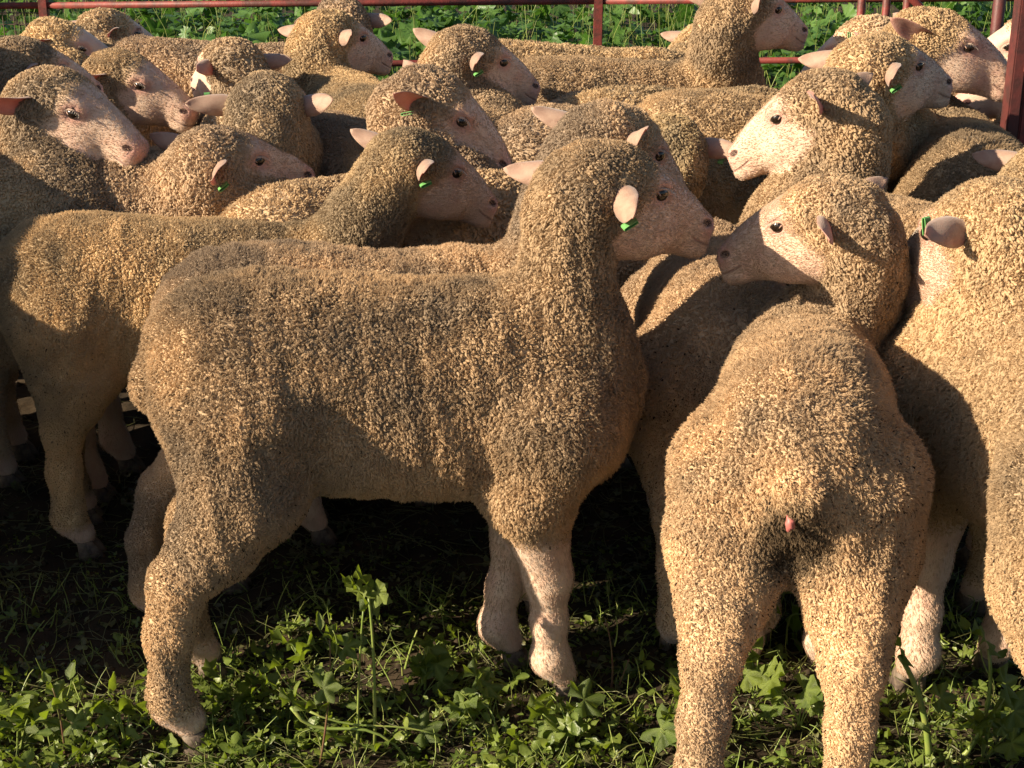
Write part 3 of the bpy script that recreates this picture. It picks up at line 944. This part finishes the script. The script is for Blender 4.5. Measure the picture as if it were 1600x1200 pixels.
S("white-cheeked sheep looking left with both ears out, upper of two clear left-looking heads", (1380, 303), 112, (1284, 172), 150, 25, res=1, scale=1.0, hdepth=2.76, ears=((12, 10), (5, 10)))
S("far sheep looking left with a green tag curled on its ear, behind the closed-eyed one", (1490, 100), 170, (1352, 72), 150, 26, res=0, hdepth=3.85, ears=((10, 5), (0, 10)), tags=(1, 0))
S("large headed sheep at upper right, sunlit pale ear, nose near the dark post", (1508, 182), 84, (1456, 64), -4, 18, res=1, hdepth=3.38, ears=((0, 20), (0, 60)), hscale=1.03)
S("upper of two pale sheep faces beyond the dark post at the right edge", (1770, 80), 180, (1612, 66), 172, 18, res=0, hdepth=4.0, ears=E)
S("lower of two pale sheep faces beyond the dark post at the right edge", (1800, 145), 180, (1622, 118), 180, 13, res=0, hdepth=3.6, ears=E)
S("sheep at the right edge of which mostly one sunlit pink ear shows", (1780, 340), 120, (1650, 275), 35, 13, res=1, hdepth=2.75, ears=((-5, 15), (0, 10)))
S("backward-standing front lamb looking left over its shoulder, hind legs cut by the bottom", (1262, 508), 79, (1294, 346), 150, 18, res=2, scale=.955, hdepth=2.13, ears=((-12, 10), (8, 10)), width=.74, tilt=6, hscale=.93, nk=.8, specks=.6, grey=.4, flesh=True, legs=[(.0, 0), (.03, 0), (-.03, .045), (-.01, -.03)])
S("lamb cut by the right edge, back to us, green tag in ear, face in shadow", (1690, 458), 98, (1552, 364), 114, 23, res=2, scale=1.05, hdepth=2.02, ears=((-5, 10), (0, 10)), tags=(1, 0), specks=.5, grey=.3)
S("sheep seen from behind in the gap between the two foremost lambs, rump half shaded", (1122, 378), 88, None, 0, 0, res=1, scale=.905, specks=.4, grey=.3)
S("dark ribbed sheep under the upper left-looking head, one tagged ear sticking out", (1112, 226), 165, (1045, 232), 95, 8, res=1, hdepth=2.95, scale=.93, ears=E, tags=(0, 1), grey=.8)
S("sheep showing only a patch of golden back behind the ribbed one's pale far ear", (800, 262), 25, None, 0, 0, res=0, scale=.94, grey=.2)
S("sheep standing broadside just past the left edge, shading the long backed one", None, 95, None, 0, 0, res=0, scale=1.0, at=(-1.20, 2.30))  # out of view, put here to shade the long backed sheep's lower flank
S("tall sheep past the left edge that throws the shaded-necked one into shadow", None, 88, (-1.22, 3.16, .84), 60, 10, res=0, scale=1.15, at=(-1.19, 2.80))  # unseen blocker, sized and moved to keep the left-edge sheep in shadow
S("third sheep past the left edge of the yard, standing furthest left and broadside", None, 85, None, 0, 0, res=0, scale=1.0, at=(-1.62, 2.12))  # extra unseen sheep, stops low sun passing under its neighbour's belly
S("sheep past the left edge behind the two broadside ones, body turned from us", None, 70, None, 0, 0, res=0, scale=1.0, at=(-2.05, 2.35))  # extra unseen sheep, adds to the shade falling in from the left
for i, (a, k) in enumerate(FL):
    k.setdefault('seed', 11 + 7 * i)
    sheep(*a, **k)
# ------------------------------------------------------------------ ground
rs = np.random.RandomState(5)
def gz(x, y):
    P = np.stack([x, y, 0 * x], -1).reshape(-1, 3)
    return (.010 * lump(P, 3, 50) + .006 * lump(P, 11, 51) + .003 * lump(P, 30, 52)).reshape(np.shape(x)) - .004
nx, ny = 200, 190
X, Y = np.meshgrid(np.linspace(-2.4, 2.4, nx), np.linspace(1.4, 5.6, ny), indexing='ij')
Z = gz(X, Y)
edge = np.minimum(np.minimum(X + 2.4, 2.4 - X), np.minimum(Y - 1.4, 5.6 - Y))
Z = Z * np.clip(edge / .2, 0, 1) + .012
V = np.stack([X, Y, Z], -1).reshape(-1, 3)
ii = np.arange(nx * ny).reshape(nx, ny)
Q = np.stack([ii[:-1, :-1], ii[1:, :-1], ii[1:, 1:], ii[:-1, 1:]], -1).reshape(-1, 4)
b4 = np.array([[-60, -60, -.02], [60, -60, -.02], [60, 120, -.02], [-60, 120, -.02]], float)
Q2 = np.array([[0, 1, 2, 3]]) + len(V)
me = mesh_np("ground", np.concatenate([V, b4]), np.concatenate([Q, Q2]))
tag(obj("ground", me, M_SOIL), kind='structure')

# ------------------------------------------------------------------ leaves
def leaf_shape(lobes=5, teeth=2, deep=.3, cup=.25, seed=0, gap=.55, rings=2):
    """rounded lobed mallow leaf of radius 1: centre at origin (stalk), in xy, tip +x; returns V, tris, vein"""
    r = np.random.RandomState(seed)
    n = lobes * teeth * 2 + 1
    a = np.linspace(-math.pi + gap, math.pi - gap, n)
    lob = np.abs(np.cos((a) * lobes / 2 * (2 * math.pi / (2 * math.pi - 2 * gap)) * 1.0))
    tooth = .06 * np.where(np.arange(n) % 2 == 0, 1, -1)
    rad = (1 - deep * (1 - lob ** .7)) * (1 - .12 * (np.abs(a) / math.pi)) + tooth + r.normal(size=n) * .03
    V = [(0, 0, 0)]; vein = [1.0]
    rr = [.5, 1.0] if rings == 2 else [1.0]
    for k, f in enumerate(rr):
        for i in range(n):
            x, y = rad[i] * f * math.cos(a[i]), rad[i] * f * math.sin(a[i])
            z = cup * f * f * (.35 - .9 * (1 - lob[i])) + .05 * math.sin(5 * a[i] + 3 * f) * f
            V.append((x, y, z)); vein.append(max(0, lob[i] - .55) * 2 * (1.2 - f))
    T = []
    for i in range(n - 1):
        T.append((0, 1 + i, 2 + i))
    if rings == 2:
        for i in range(n - 1):
            a0, b0 = 1 + i, 2 + i; a1, b1 = 1 + n + i, 2 + n + i
            T += [(a0, a1, b1), (a0, b1, b0)]
    return np.array(V), np.array(T), np.array(vein)
def pointed_leaf(seed=0):
    r = np.random.RandomState(seed)
    u = np.linspace(0, 1, 6); w = np.array([.04, .26, .34, .22, .17, .0]) * r.uniform(.7, 1.2)
    V = []; vein = []
    for i in range(6):
        z = -.25 * u[i] ** 2
        V += [(u[i], -w[i], z + .1), (u[i], 0, z), (u[i], w[i], z + .1)]; vein += [0, 1, 0]
    T = []
    for i in range(5):
        k = 3 * i
        T += [(k, k + 3, k + 4), (k, k + 4, k + 1), (k + 1, k + 4, k + 5), (k + 1, k + 5, k + 2)]
    return np.array(V), np.array(T), np.array(vein)
def rand_rot(r, tilt, n):
    """matrices: normal tilted by up to `tilt` from z, any spin"""
    az = r.uniform(0, 2 * math.pi, n); t = np.abs(r.normal(size=n)) * tilt; sp_ = r.uniform(0, 2 * math.pi, n)
    Ms = np.zeros((n, 3, 3))
    nrm = np.stack([np.sin(t) * np.cos(az), np.sin(t) * np.sin(az), np.cos(t)], 1)
    h = np.stack([np.cos(sp_), np.sin(sp_), 0 * sp_], 1)
    x = h - nrm * (h * nrm).sum(1)[:, None]; x /= np.linalg.norm(x, axis=1)[:, None]
    y = np.cross(nrm, x)
    return np.stack([x, y, nrm], 2)
def scatter(name, protos, pos, size, Ms, mat_, rnd, label=None, flat=None):
    Vs, Fs, vn, rn = [], [], [], []
    o = 0
    which = rs.randint(0, len(protos), len(pos))
    for k, (v, t, ve) in enumerate(protos):
        m = np.where(which == k)[0]
        if not len(m): continue
        W = np.einsum('nij,vj->nvi', Ms[m], v) * size[m][:, None, None] + pos[m][:, None, :]
        Vs.append(W.reshape(-1, 3))
        Fs.append((t[None] + (np.arange(len(m)) * len(v))[:, None, None] + o).reshape(-1, 3))
        vn.append(np.tile(ve, len(m))); rn.append(np.repeat(rnd[m], len(v)))
        o += len(m) * len(v)
    me = mesh_np(name, np.concatenate(Vs), np.concatenate(Fs))
    fattr(me, 'vein', np.concatenate(vn)); fattr(me, 'rnd', np.concatenate(rn))
    TRI[0] += len(me.polygons)
    ob = obj(name, me, mat_)
    if label: tag(ob, label, None, None, 'stuff')
    else: ob['kind'] = 'stuff'
    return ob
big_protos = [leaf_shape(5, 2, .33, .3, k) for k in range(3)] + [leaf_shape(7, 1, .22, .35, 9)]
small_protos = [leaf_shape(5, 1, .5, .5, 20 + k, rings=1) for k in range(2)] + [leaf_shape(3, 2, .5, .6, 30, rings=1)] + [pointed_leaf(k) for k in range(6)]

# the bank of mallow beyond the rails
n = 7000
x = rs.uniform(-3.7, 3.7, n); y = 5.12 + 4.6 * rs.rand(n) ** 1.25
P2 = np.stack([x, y, 0 * x], 1)
hgt = .20 + .10 * lump(P2, .9, 60) + .05 * lump(P2, 2.6, 61) + .05 * (y - 5)
z = np.clip(hgt, .06, .7) * (1 - rs.rand(n) ** 2.2 * .85)
size = rs.uniform(.030, .078, n) * (1 + .25 * lump(P2, 1.4, 62))
Ms = rand_rot(rs, .62, n)
scatter("mallow_bank", big_protos, np.stack([x, y, z], 1), size, Ms, M_LEAFBG, rs.rand(n), "dense green mallow leaves growing beyond the red rails")
# blades and stems through the bank
def stalks(name, base, tip, rad, mat_, label, bend=.2, seg=3, rnd=None):
    n = len(base)
    t = np.linspace(0, 1, 5)
    L_ = np.linalg.norm(tip - base, axis=1)
    bd = rs.normal(size=(n, 3)) * (bend * L_)[:, None]
    C = base[:, None] * (1 - t)[None, :, None] + tip[:, None] * t[None, :, None] + bd[:, None] * (4 * t * (1 - t))[None, :, None] * .5
    T = np.gradient(C, axis=1); T /= np.linalg.norm(T, axis=2)[..., None] + 1e-9
    up = np.array([.31, .2, .93]); a = np.cross(T, up); a /= np.linalg.norm(a, axis=2)[..., None] + 1e-9; b_ = np.cross(T, a)
    ang = np.arange(seg) / seg * 2 * math.pi
    rr = rad[:, None] * (1 - .55 * t)[None]
    R_ = C[:, :, None] + rr[..., None, None] * (np.cos(ang)[None, None, :, None] * a[:, :, None] + np.sin(ang)[None, None, :, None] * b_[:, :, None])
    V = R_.reshape(-1, 3)
    q = np.array([(i * seg + j, i * seg + (j + 1) % seg, (i + 1) * seg + (j + 1) % seg, (i + 1) * seg + j) for i in range(4) for j in range(seg)])
    F = (q[None] + (np.arange(n) * 5 * seg)[:, None, None]).reshape(-1, 4)
    me = mesh_np(name, V, F)
    fattr(me, 'rnd', np.repeat(rnd if rnd is not None else rs.rand(n), 5 * seg)); fattr(me, 'vein', np.zeros(len(V)))
    TRI[0] += 2 * len(F)
    return tag(obj(name, me, mat_), label, None, None, 'stuff')
n = 1600
x = rs.uniform(-3.8, 3.8, n); y = rs.uniform(5.1, 8.5, n)
b_ = np.stack([x, y, 0 * x], 1)
t_ = b_ + np.stack([rs.normal(size=n) * .05, rs.normal(size=n) * .05, rs.uniform(.2, .42, n) + .05 * (y - 5)], 1)
stalks("bank_stems", b_, t_, rs.uniform(.0015, .003, n), M_STEM, "thin stems and grass blades in the mallow beyond the rails")

# trampled growth on the yard floor
def on_ground(n, x0, x1, y0, y1, pw=1.0):
    x = rs.uniform(x0, x1, n); y = y0 + (y1 - y0) * rs.rand(n) ** pw
    return x, y, gz(x, y) + .012
n = 15000
x, y, z = on_ground(n, -1.15, 1.15, 1.72, 2.62, 1.6)
front = sstep(2.45, 2.05, y)
dens = lump(np.stack([x, y, 0 * x], 1), 2.2, 70) + .5 * lump(np.stack([x, y, 0 * x], 1), 6, 71)
keep = rs.rand(n) < np.clip(.72 + .9 * dens, .12, 1)
x, y, z, front, dens = x[keep], y[keep], z[keep], front[keep], dens[keep]; n = len(x)
z = z + rs.rand(n) ** 2 * (.010 + .034 * front * np.clip(dens + .6, .1, 1.4))
size = (.006 + .014 * rs.rand(n) ** 1.6) * (.6 + .6 * front)
scatter("trampled_weeds", small_protos, np.stack([x, y, z], 1), size, rand_rot(rs, .85, n), M_LEAF, rs.rand(n), "low trampled green weeds covering the yard floor")
n = 4600
x, y, z = on_ground(n, -1.15, 1.15, 1.72, 3.2, 1.3)
b_ = np.stack([x, y, z + rs.rand(n) * .012], 1)
a_ = rs.uniform(0, 6.28, n); l_ = rs.uniform(.02, .11, n)
t_ = b_ + np.stack([np.cos(a_) * l_, np.sin(a_) * l_, rs.normal(size=n) * .012 + .006], 1)
stalks("trampled_stalks", b_, t_, rs.uniform(.0006, .0017, n), M_STRAW, "trampled stalks and straw lying on the dark soil", .25)
n = 1500
x, y, z = on_ground(n, -1.1, 1.1, 1.72, 2.4, 1.2)
b_ = np.stack([x, y, z], 1)
t_ = b_ + np.stack([rs.normal(size=n) * .022, rs.normal(size=n) * .022, rs.uniform(.015, .06, n)], 1)
stalks("weed_stems", b_, t_, rs.uniform(.0007, .0019, n), M_STEM, "short upright green stems among the trampled weeds", .2)
n = 4200
x, y, z = on_ground(n, -1.15, 1.15, 1.72, 2.9, 1.2)
scatter("withered_leaves", small_protos, np.stack([x, y, z + rs.rand(n) * .008], 1), rs.uniform(.006, .018, n), rand_rot(rs, .5, n), M_STRAW, rs.rand(n), "withered olive leaves and litter trodden into the soil")
# scraps and clods
n = 2200
x, y, z = on_ground(n, -1.6, 1.6, 1.7, 3.6, 1.0)
scatter("soil_crumbs", [(np.array([(1, 0, 0), (-.8, .3, 0), (0, -.9, 0), (.1, .9, 0), (0, 0, .8), (0, 0, -.5)], float), np.array([(0, 3, 4), (3, 1, 4), (1, 2, 4), (2, 0, 4), (3, 0, 5), (1, 3, 5), (2, 1, 5), (0, 2, 5)]), np.zeros(6))],
        np.stack([x, y, z], 1), rs.uniform(.003, .012, n), rand_rot(rs, .5, n), M_SOIL, rs.rand(n), "crumbs of dark soil and dung on the yard floor")

# ------------------------------------------------------------------ single plants
PLANTS = "weeds standing up in front of the flock"
LV = {}
def leafme(kind, k):
    if (kind, k) not in LV:
        v, t, ve = (leaf_shape(5, 2, .36, .45, 40 + k) if kind == 'm' else pointed_leaf(60 + k) if kind == 'p' else leaf_shape(7, 2, .18, .25, 80 + k, gap=.3))
        me = mesh_np("leaf", v, t)
        fattr(me, 'vein', ve); fattr(me, 'rnd', np.full(len(v), .25 + .25 * k))
        LV[(kind, k)] = me
    return LV[(kind, k)]
def bez(pts, n=10):
    pts = np.asarray(pts, float); t = np.linspace(0, 1, n)[:, None]
    if len(pts) == 3: return (1 - t) ** 2 * pts[0] + 2 * t * (1 - t) * pts[1] + t * t * pts[2]
    if len(pts) == 4: return (1 - t) ** 3 * pts[0] + 3 * t * (1 - t) ** 2 * pts[1] + 3 * t * t * (1 - t) * pts[2] + t ** 3 * pts[3]
    return pts[0] * (1 - t) + pts[1] * t
def plant(label, base_px, stems, leaves, sm=None, name="mallow_plant"):
    """stems: lists of pixel points [(px,py,dy)...] at the base's depth (+dy), radius in mm; leaves: (px, py, dy, size, kind, tiltx, tilty, spin)"""
    b = at_z(base_px[0], base_px[1], .01)
    root = empty(name, tuple(b)); tag(root, label, "plant", PLANTS)
    Yb = b[1]
    def W(p): return at_y(p[0], p[1], Yb + (p[2] if len(p) > 2 else 0)) - b
    for st in stems:
        pts, rad = st[0], st[1]
        C = bez([W(p) for p in pts])
        v, f = tube(C, np.linspace(rad, rad * .6, len(C)) / 1000., 7)
        me = mesh_np("stem", v, f); obj("stem", me, (st[2] if len(st) > 2 else sm) or M_STEM, root)
    for (px, py, dy, size, kind, tx, ty, spin) in leaves:
        o = obj("leaf", leafme(kind, int(px) % 3), M_LEAF, root)
        o.location = tuple(W((px, py, dy))); o.scale = (size * (1.3 if kind != 'b' else 1),) * 3
        o.rotation_euler = (R(tx), R(ty), R(spin))
    return root
plant("tall mallow sprig with two upright stems and crumpled leaves, in front of the belly", (567, 1180),
      [([(585, 1175), (588, 1020), (576, 935)], 2.8), ([(558, 1177), (560, 1030), (568, 950)], 2.1)],
      [(560, 925, 0, .023, 'm', 60, -20, 150), (582, 932, .01, .022, 'm', 75, 25, 20), (572, 912, .01, .024, 'm', 50, 10, 90), (590, 925, -.01, .017, 'm', 80, 30, -40), (552, 912, -.01, .017, 'm', 40, -30, 170)])
plant("branched weed with jagged pale leaves left of the tall mallow sprig", (500, 1195),
      [([(500, 1195), (520, 1080), (515, 1000)], 1.8, M_STEMRED), ([(510, 1085), (480, 1050), (455, 1010)], 1.2), ([(515, 1050), (535, 1010), (520, 985)], 1.2), ([(505, 1110), (450, 1085), (430, 1040)], 1.2)],
      [(468, 980, 0, .024, 'p', 30, -20, 170), (450, 1005, 0, .026, 'm', 50, -20, 160), (500, 985, 0, .022, 'p', 20, -50, 100), (520, 1000, .02, .020, 'm', 60, 20, 60), (475, 1015, -.01, .022, 'm', 65, 10, 230), (495, 1040, .01, .02, 'p', 20, 30, 300),
       (540, 1010, .01, .018, 'm', 70, 0, 30), (440, 1040, 0, .022, 'm', 40, -10, 190), (420, 1065, 0, .017, 'm', 50, 10, 120), (470, 1065, -.02, .021, 'p', 40, 10, 250), (505, 1075, -.02, .02, 'm', 60, 0, 10), (530, 1050, 0, .018, 'p', 10, -20, 40), (455, 1095, -.01, .02, 'm', 30, 0, 90), (490, 1105, 0, .022, 'm', 40, -20, 200)])
plant("small leafy weed near the left edge below the shaded legs", (102, 1185),
      [([(102, 1185), (96, 1110), (82, 1075)], 1.8, M_STEMRED), ([(95, 1110), (110, 1080), (112, 1060)], 1.1)],
      [(75, 1070, 0, .02, 'p', 10, -30, 120), (60, 1088, 0, .024, 'p', 20, -20, 175), (88, 1088, 0, .02, 'm', 60, 10, 40), (108, 1062, 0, .022, 'p', 10, -60, 70), (45, 1100, -.01, .02, 'p', 20, 0, 195), (80, 1105, -.01, .022, 'm', 50, -10, 260), (115, 1130, 0, .018, 'm', 40, 0, 0)])
plant("thick pale green curved stem beside the right lamb's bright hoof", (1450, 1195),
      [([(1452, 1200), (1452, 1110), (1425, 1050), (1405, 1025)], 5.5), ([(1440, 1085), (1430, 1060), (1445, 1050)], 1.6)],
      [(1405, 1010, 0, .030, 'm', 60, -10, 100), (1395, 1090, -.01, .022, 'm', 40, 0, 200), (1470, 1090, 0, .02, 'm', 50, 10, 20), (1430, 1130, -.01, .02, 'p', 20, 10, 320), (1398, 1018, .0, .017, 'p', 0, -30, 140)])
plant("curving bright stem with small leaves in the lower right corner", (1470, 1190),
      [([(1480, 1196), (1530, 1180), (1556, 1100), (1545, 1015)], 4.2), ([(1548, 1120), (1570, 1100), (1575, 1075)], 1.4), ([(1550, 1060), (1535, 1040), (1532, 1015)], 1.4)],
      [(1540, 1000, 0, .026, 'm', 50, 0, 90), (1520, 1010, 0, .018, 'p', 10, -20, 160), (1572, 1068, 0, .024, 'm', 60, 10, 50), (1560, 1030, 0, .018, 'p', 10, -30, 40), (1535, 1120, -.01, .021, 'm', 50, 0, 180), (1585, 1110, 0, .026, 'm', 40, 0, 0), (1510, 985, .02, .018, 'p', 0, -40, 100), (1580, 1160, -.02, .022, 'm', 40, 0, 300), (1575, 985, .05, .02, 'm', 50, 0, 60)])
plant("broad mallow leaf lit up between the hind legs of the backward lamb", (1210, 1010),
      [([(1195, 1015), (1200, 950), (1190, 905)], 2.2), ([(1230, 1015), (1225, 950), (1250, 960)], 2.0)],
      [(1196, 915, 0, .055, 'b', 75, 5, 100), (1186, 960, .01, .036, 'b', 70, -20, 200), (1240, 985, .03, .055, 'b', 88, 30, 270), (1225, 905, .06, .03, 'b', 70, 20, 30)])
plant("thin forked sprig with red base in front of the dark gap", (955, 1075),
      [([(955, 1078), (962, 1020), (945, 965)], 1.8, M_STEMRED), ([(960, 1010), (968, 985), (962, 962)], 1.3), ([(948, 985), (940, 975), (932, 950)], 1.1), ([(968, 1070), (975, 1050), (983, 1030)], 1.6, M_STEMRED)],
      [(935, 948, 0, .012, 'p', 0, -60, 120), (944, 960, 0, .010, 'p', 0, -40, 40), (925, 960, 0, .009, 'p', 0, -10, 170), (975, 990, 0, .012, 'p', 10, -10, 10)])
plant("leaning bare cut stem on the lit ground near the front hooves", (632, 1050),
      [([(632, 1050), (640, 1015), (652, 985)], 2.4), ([(656, 1058), (657, 1030), (656, 1005)], 1.0, M_STEMRED), ([(745, 1030), (747, 1005), (746, 975)], 1.5)], [], name="cut_stem")
plant("long yellow green stem lying curved along the bottom edge", (480, 1185),
      [([(455, 1105), (500, 1180), (570, 1090), (640, 1190)], 3.0), ([(480, 1110), (560, 1150), (600, 1120), (690, 1150)], 1.8)],
      [(520, 1150, 0, .02, 'm', 30, 0, 90), (600, 1160, 0, .021, 'm', 30, 10, 200), (660, 1140, .02, .024, 'm', 35, 0, 30)], name="fallen_stem")
for (bx, by, lab) in [(895, 1165, "leafy clump at the bottom edge right of the long fallen stem"), (1075, 1170, "leafy clump growing against the backward lamb's left hind leg"), (1180, 1090, "low leafy clump between the backward lamb's hind legs"),
                      (370, 1130, "leafy clump just right of the foremost hind hoof"), (200, 1165, "yellowish thin sprout at the lower left of the foremost hoof"), (760, 1130, "low leafy clump beneath the two bare front legs"), (30, 1170, "leafy clump in the lower left corner"), (1250, 1140, "leafy clump beside the backward lamb's right hind leg"), (1540, 1190, "leafy clump in the lower right corner under the curving stem"), (660, 1080, "small leafy clump between the cut stem and the front hooves")]:
    r2 = np.random.RandomState(bx)
    st, lf = [], []
    for k in range(6):
        ex, ey = bx + r2.uniform(-48, 48), by - r2.uniform(25, 85)
        st.append(([(bx + r2.uniform(-8, 8), by), (bx + .4 * (ex - bx), ey + 20), (ex, ey, r2.uniform(-.02, .03))], r2.uniform(.8, 1.8)))
        lf.append((ex, ey, 0, r2.uniform(.016, .028), 'mp'[k % 2], r2.uniform(10, 75), r2.uniform(-30, 30), r2.uniform(0, 360)))
        lf.append((ex + r2.uniform(-20, 20), ey + r2.uniform(8, 30), -.005, r2.uniform(.012, .024), 'pm'[k % 2], r2.uniform(10, 70), r2.uniform(-30, 30), r2.uniform(0, 360)))
    plant(lab, (bx, by), st, lf, name="leafy_weed")

# ------------------------------------------------------------------ rails, gate, post
def bar(name, a, b2, r, mat_, root, seg=10):
    a = np.asarray(a, float); b2 = np.asarray(b2, float)
    v, f = tube(np.array([a, (a + b2) / 2, b2]), r, seg)
    return obj(name, mesh_np(name, v, f), mat_, root)
def box(name, c, d, mat_, root, bev=.002):
    c = np.asarray(c, float); d = np.asarray(d, float) / 2
    import bmesh
    bm = bmesh.new(); bmesh.ops.create_cube(bm, size=1)
    for v in bm.verts: v.co = Vector([v.co[i] * 2 * d[i] + c[i] for i in range(3)])
    bmesh.ops.bevel(bm, geom=bm.edges[:], offset=bev, segments=2, affect='EDGES')
    me = bpy.data.meshes.new(name); bm.to_mesh(me); bm.free()
    return obj(name, me, mat_, root)
FY = 4.96
def fz(px, py): return at_y(px, py, FY)
root = empty("rail_fence", (0, FY, 0)); tag(root, "red painted steel rail fence with square posts behind the flock", "fence")
o_ = np.array([0, FY, 0])
xs_ = [fz(px, 8)[0] for px in (-900, 68, 935, 1800)]
zt = [fz(0, 9)[2] + (x - fz(0, 9)[0]) * .0075 for x in xs_]
for (x0, z0), (x1, z1) in zip(list(zip(xs_, zt))[:-1], list(zip(xs_, zt))[1:]):
    for dz in (0, -.190, -.37, -.54):
        bar("rail", (x0 + .014, 0, z0 + dz), (x1 - .014, 0, z1 + dz), .0105, M_RED, root)
for x, z in zip(xs_, zt):
    box("post", (x, 0, z / 2 + .035 - .04), (.028, .028, z + .07 + .04), M_RED, root)
# wire mesh on the left panel
Vs, Fs, o = [], [], 0
x0, x1 = xs_[0], xs_[1]
for k in range(int((x1 - x0) / .035)):
    v, f = tube(np.array([(x0 + .035 * k, .012, .05), (x0 + .035 * k, .012, .35), (x0 + .035 * k, .012, .69)]), .0016, 4, False); Vs.append(v); Fs.append(f[0] + o); o += len(v)
for k in range(18):
    v, f = tube(np.array([(x0, .016, .06 + .036 * k), ((x0 + x1) / 2, .016, .06 + .036 * k), (x1, .016, .06 + .036 * k)]), .0016, 4, False); Vs.append(v); Fs.append(f[0] + o); o += len(v)
tag(obj("wire_mesh", mesh_np("wire_mesh", np.concatenate(Vs), np.concatenate(Fs)), M_WIRE, root), kind='stuff')

GY = 4.55
root = empty("gate", (0, GY, 0)); tag(root, "red gate of upright round bars behind the sheep at upper right", "gate")
for px in (1345, 1384, 1416):
    p = at_y(px, 20, GY); bar("upright_bar", (p[0], 0, .12), (p[0], 0, 1.05), .0115, M_RED, root)
pa, pb = at_y(1345, 20, GY)[0], at_y(1560, 20, GY)[0]
bar("top_rail", (pa - .3, 0, 1.05), (pb, 0, 1.05), .013, M_RED, root)
bar("bottom_rail", (pa - .3, 0, .12), (pb, 0, .12), .013, M_RED, root)
bar("end_post", (pb, 0, 0), (pb, 0, 1.1), .018, M_DARKPOST, root)
p0 = at_y(1395, -60, GY); p1 = at_y(1400, -8, GY); p2 = at_y(1434, 0, GY); p3 = at_y(1438, 16, GY)
v, f = tube(bez([p0 - [0, GY, 0], p1 - [0, GY, 0], p2 - [0, GY, 0], p3 - [0, GY, 0]], 14) + [0, -.02, 0], .0115, 10)
obj("curved_brace", mesh_np("curved_brace", v, f), M_RED, root)

PY = 3.30
p = at_y(1588, 100, PY)
root = empty("gate_post", (p[0], PY, 0)); tag(root, "dark steel gate post with red bar at the right edge", "post")
box("post", (0, 0, .62), (.026, .05, 1.24), M_DARKPOST, root, .003)
box("red_bar", (.026, -.002, .62), (.018, .03, 1.20), M_RED, root, .003)
box("latch", (.034, -.028, at_y(1600, 104, PY)[2]), (.05, .02, .018), M_RED, root, .003)
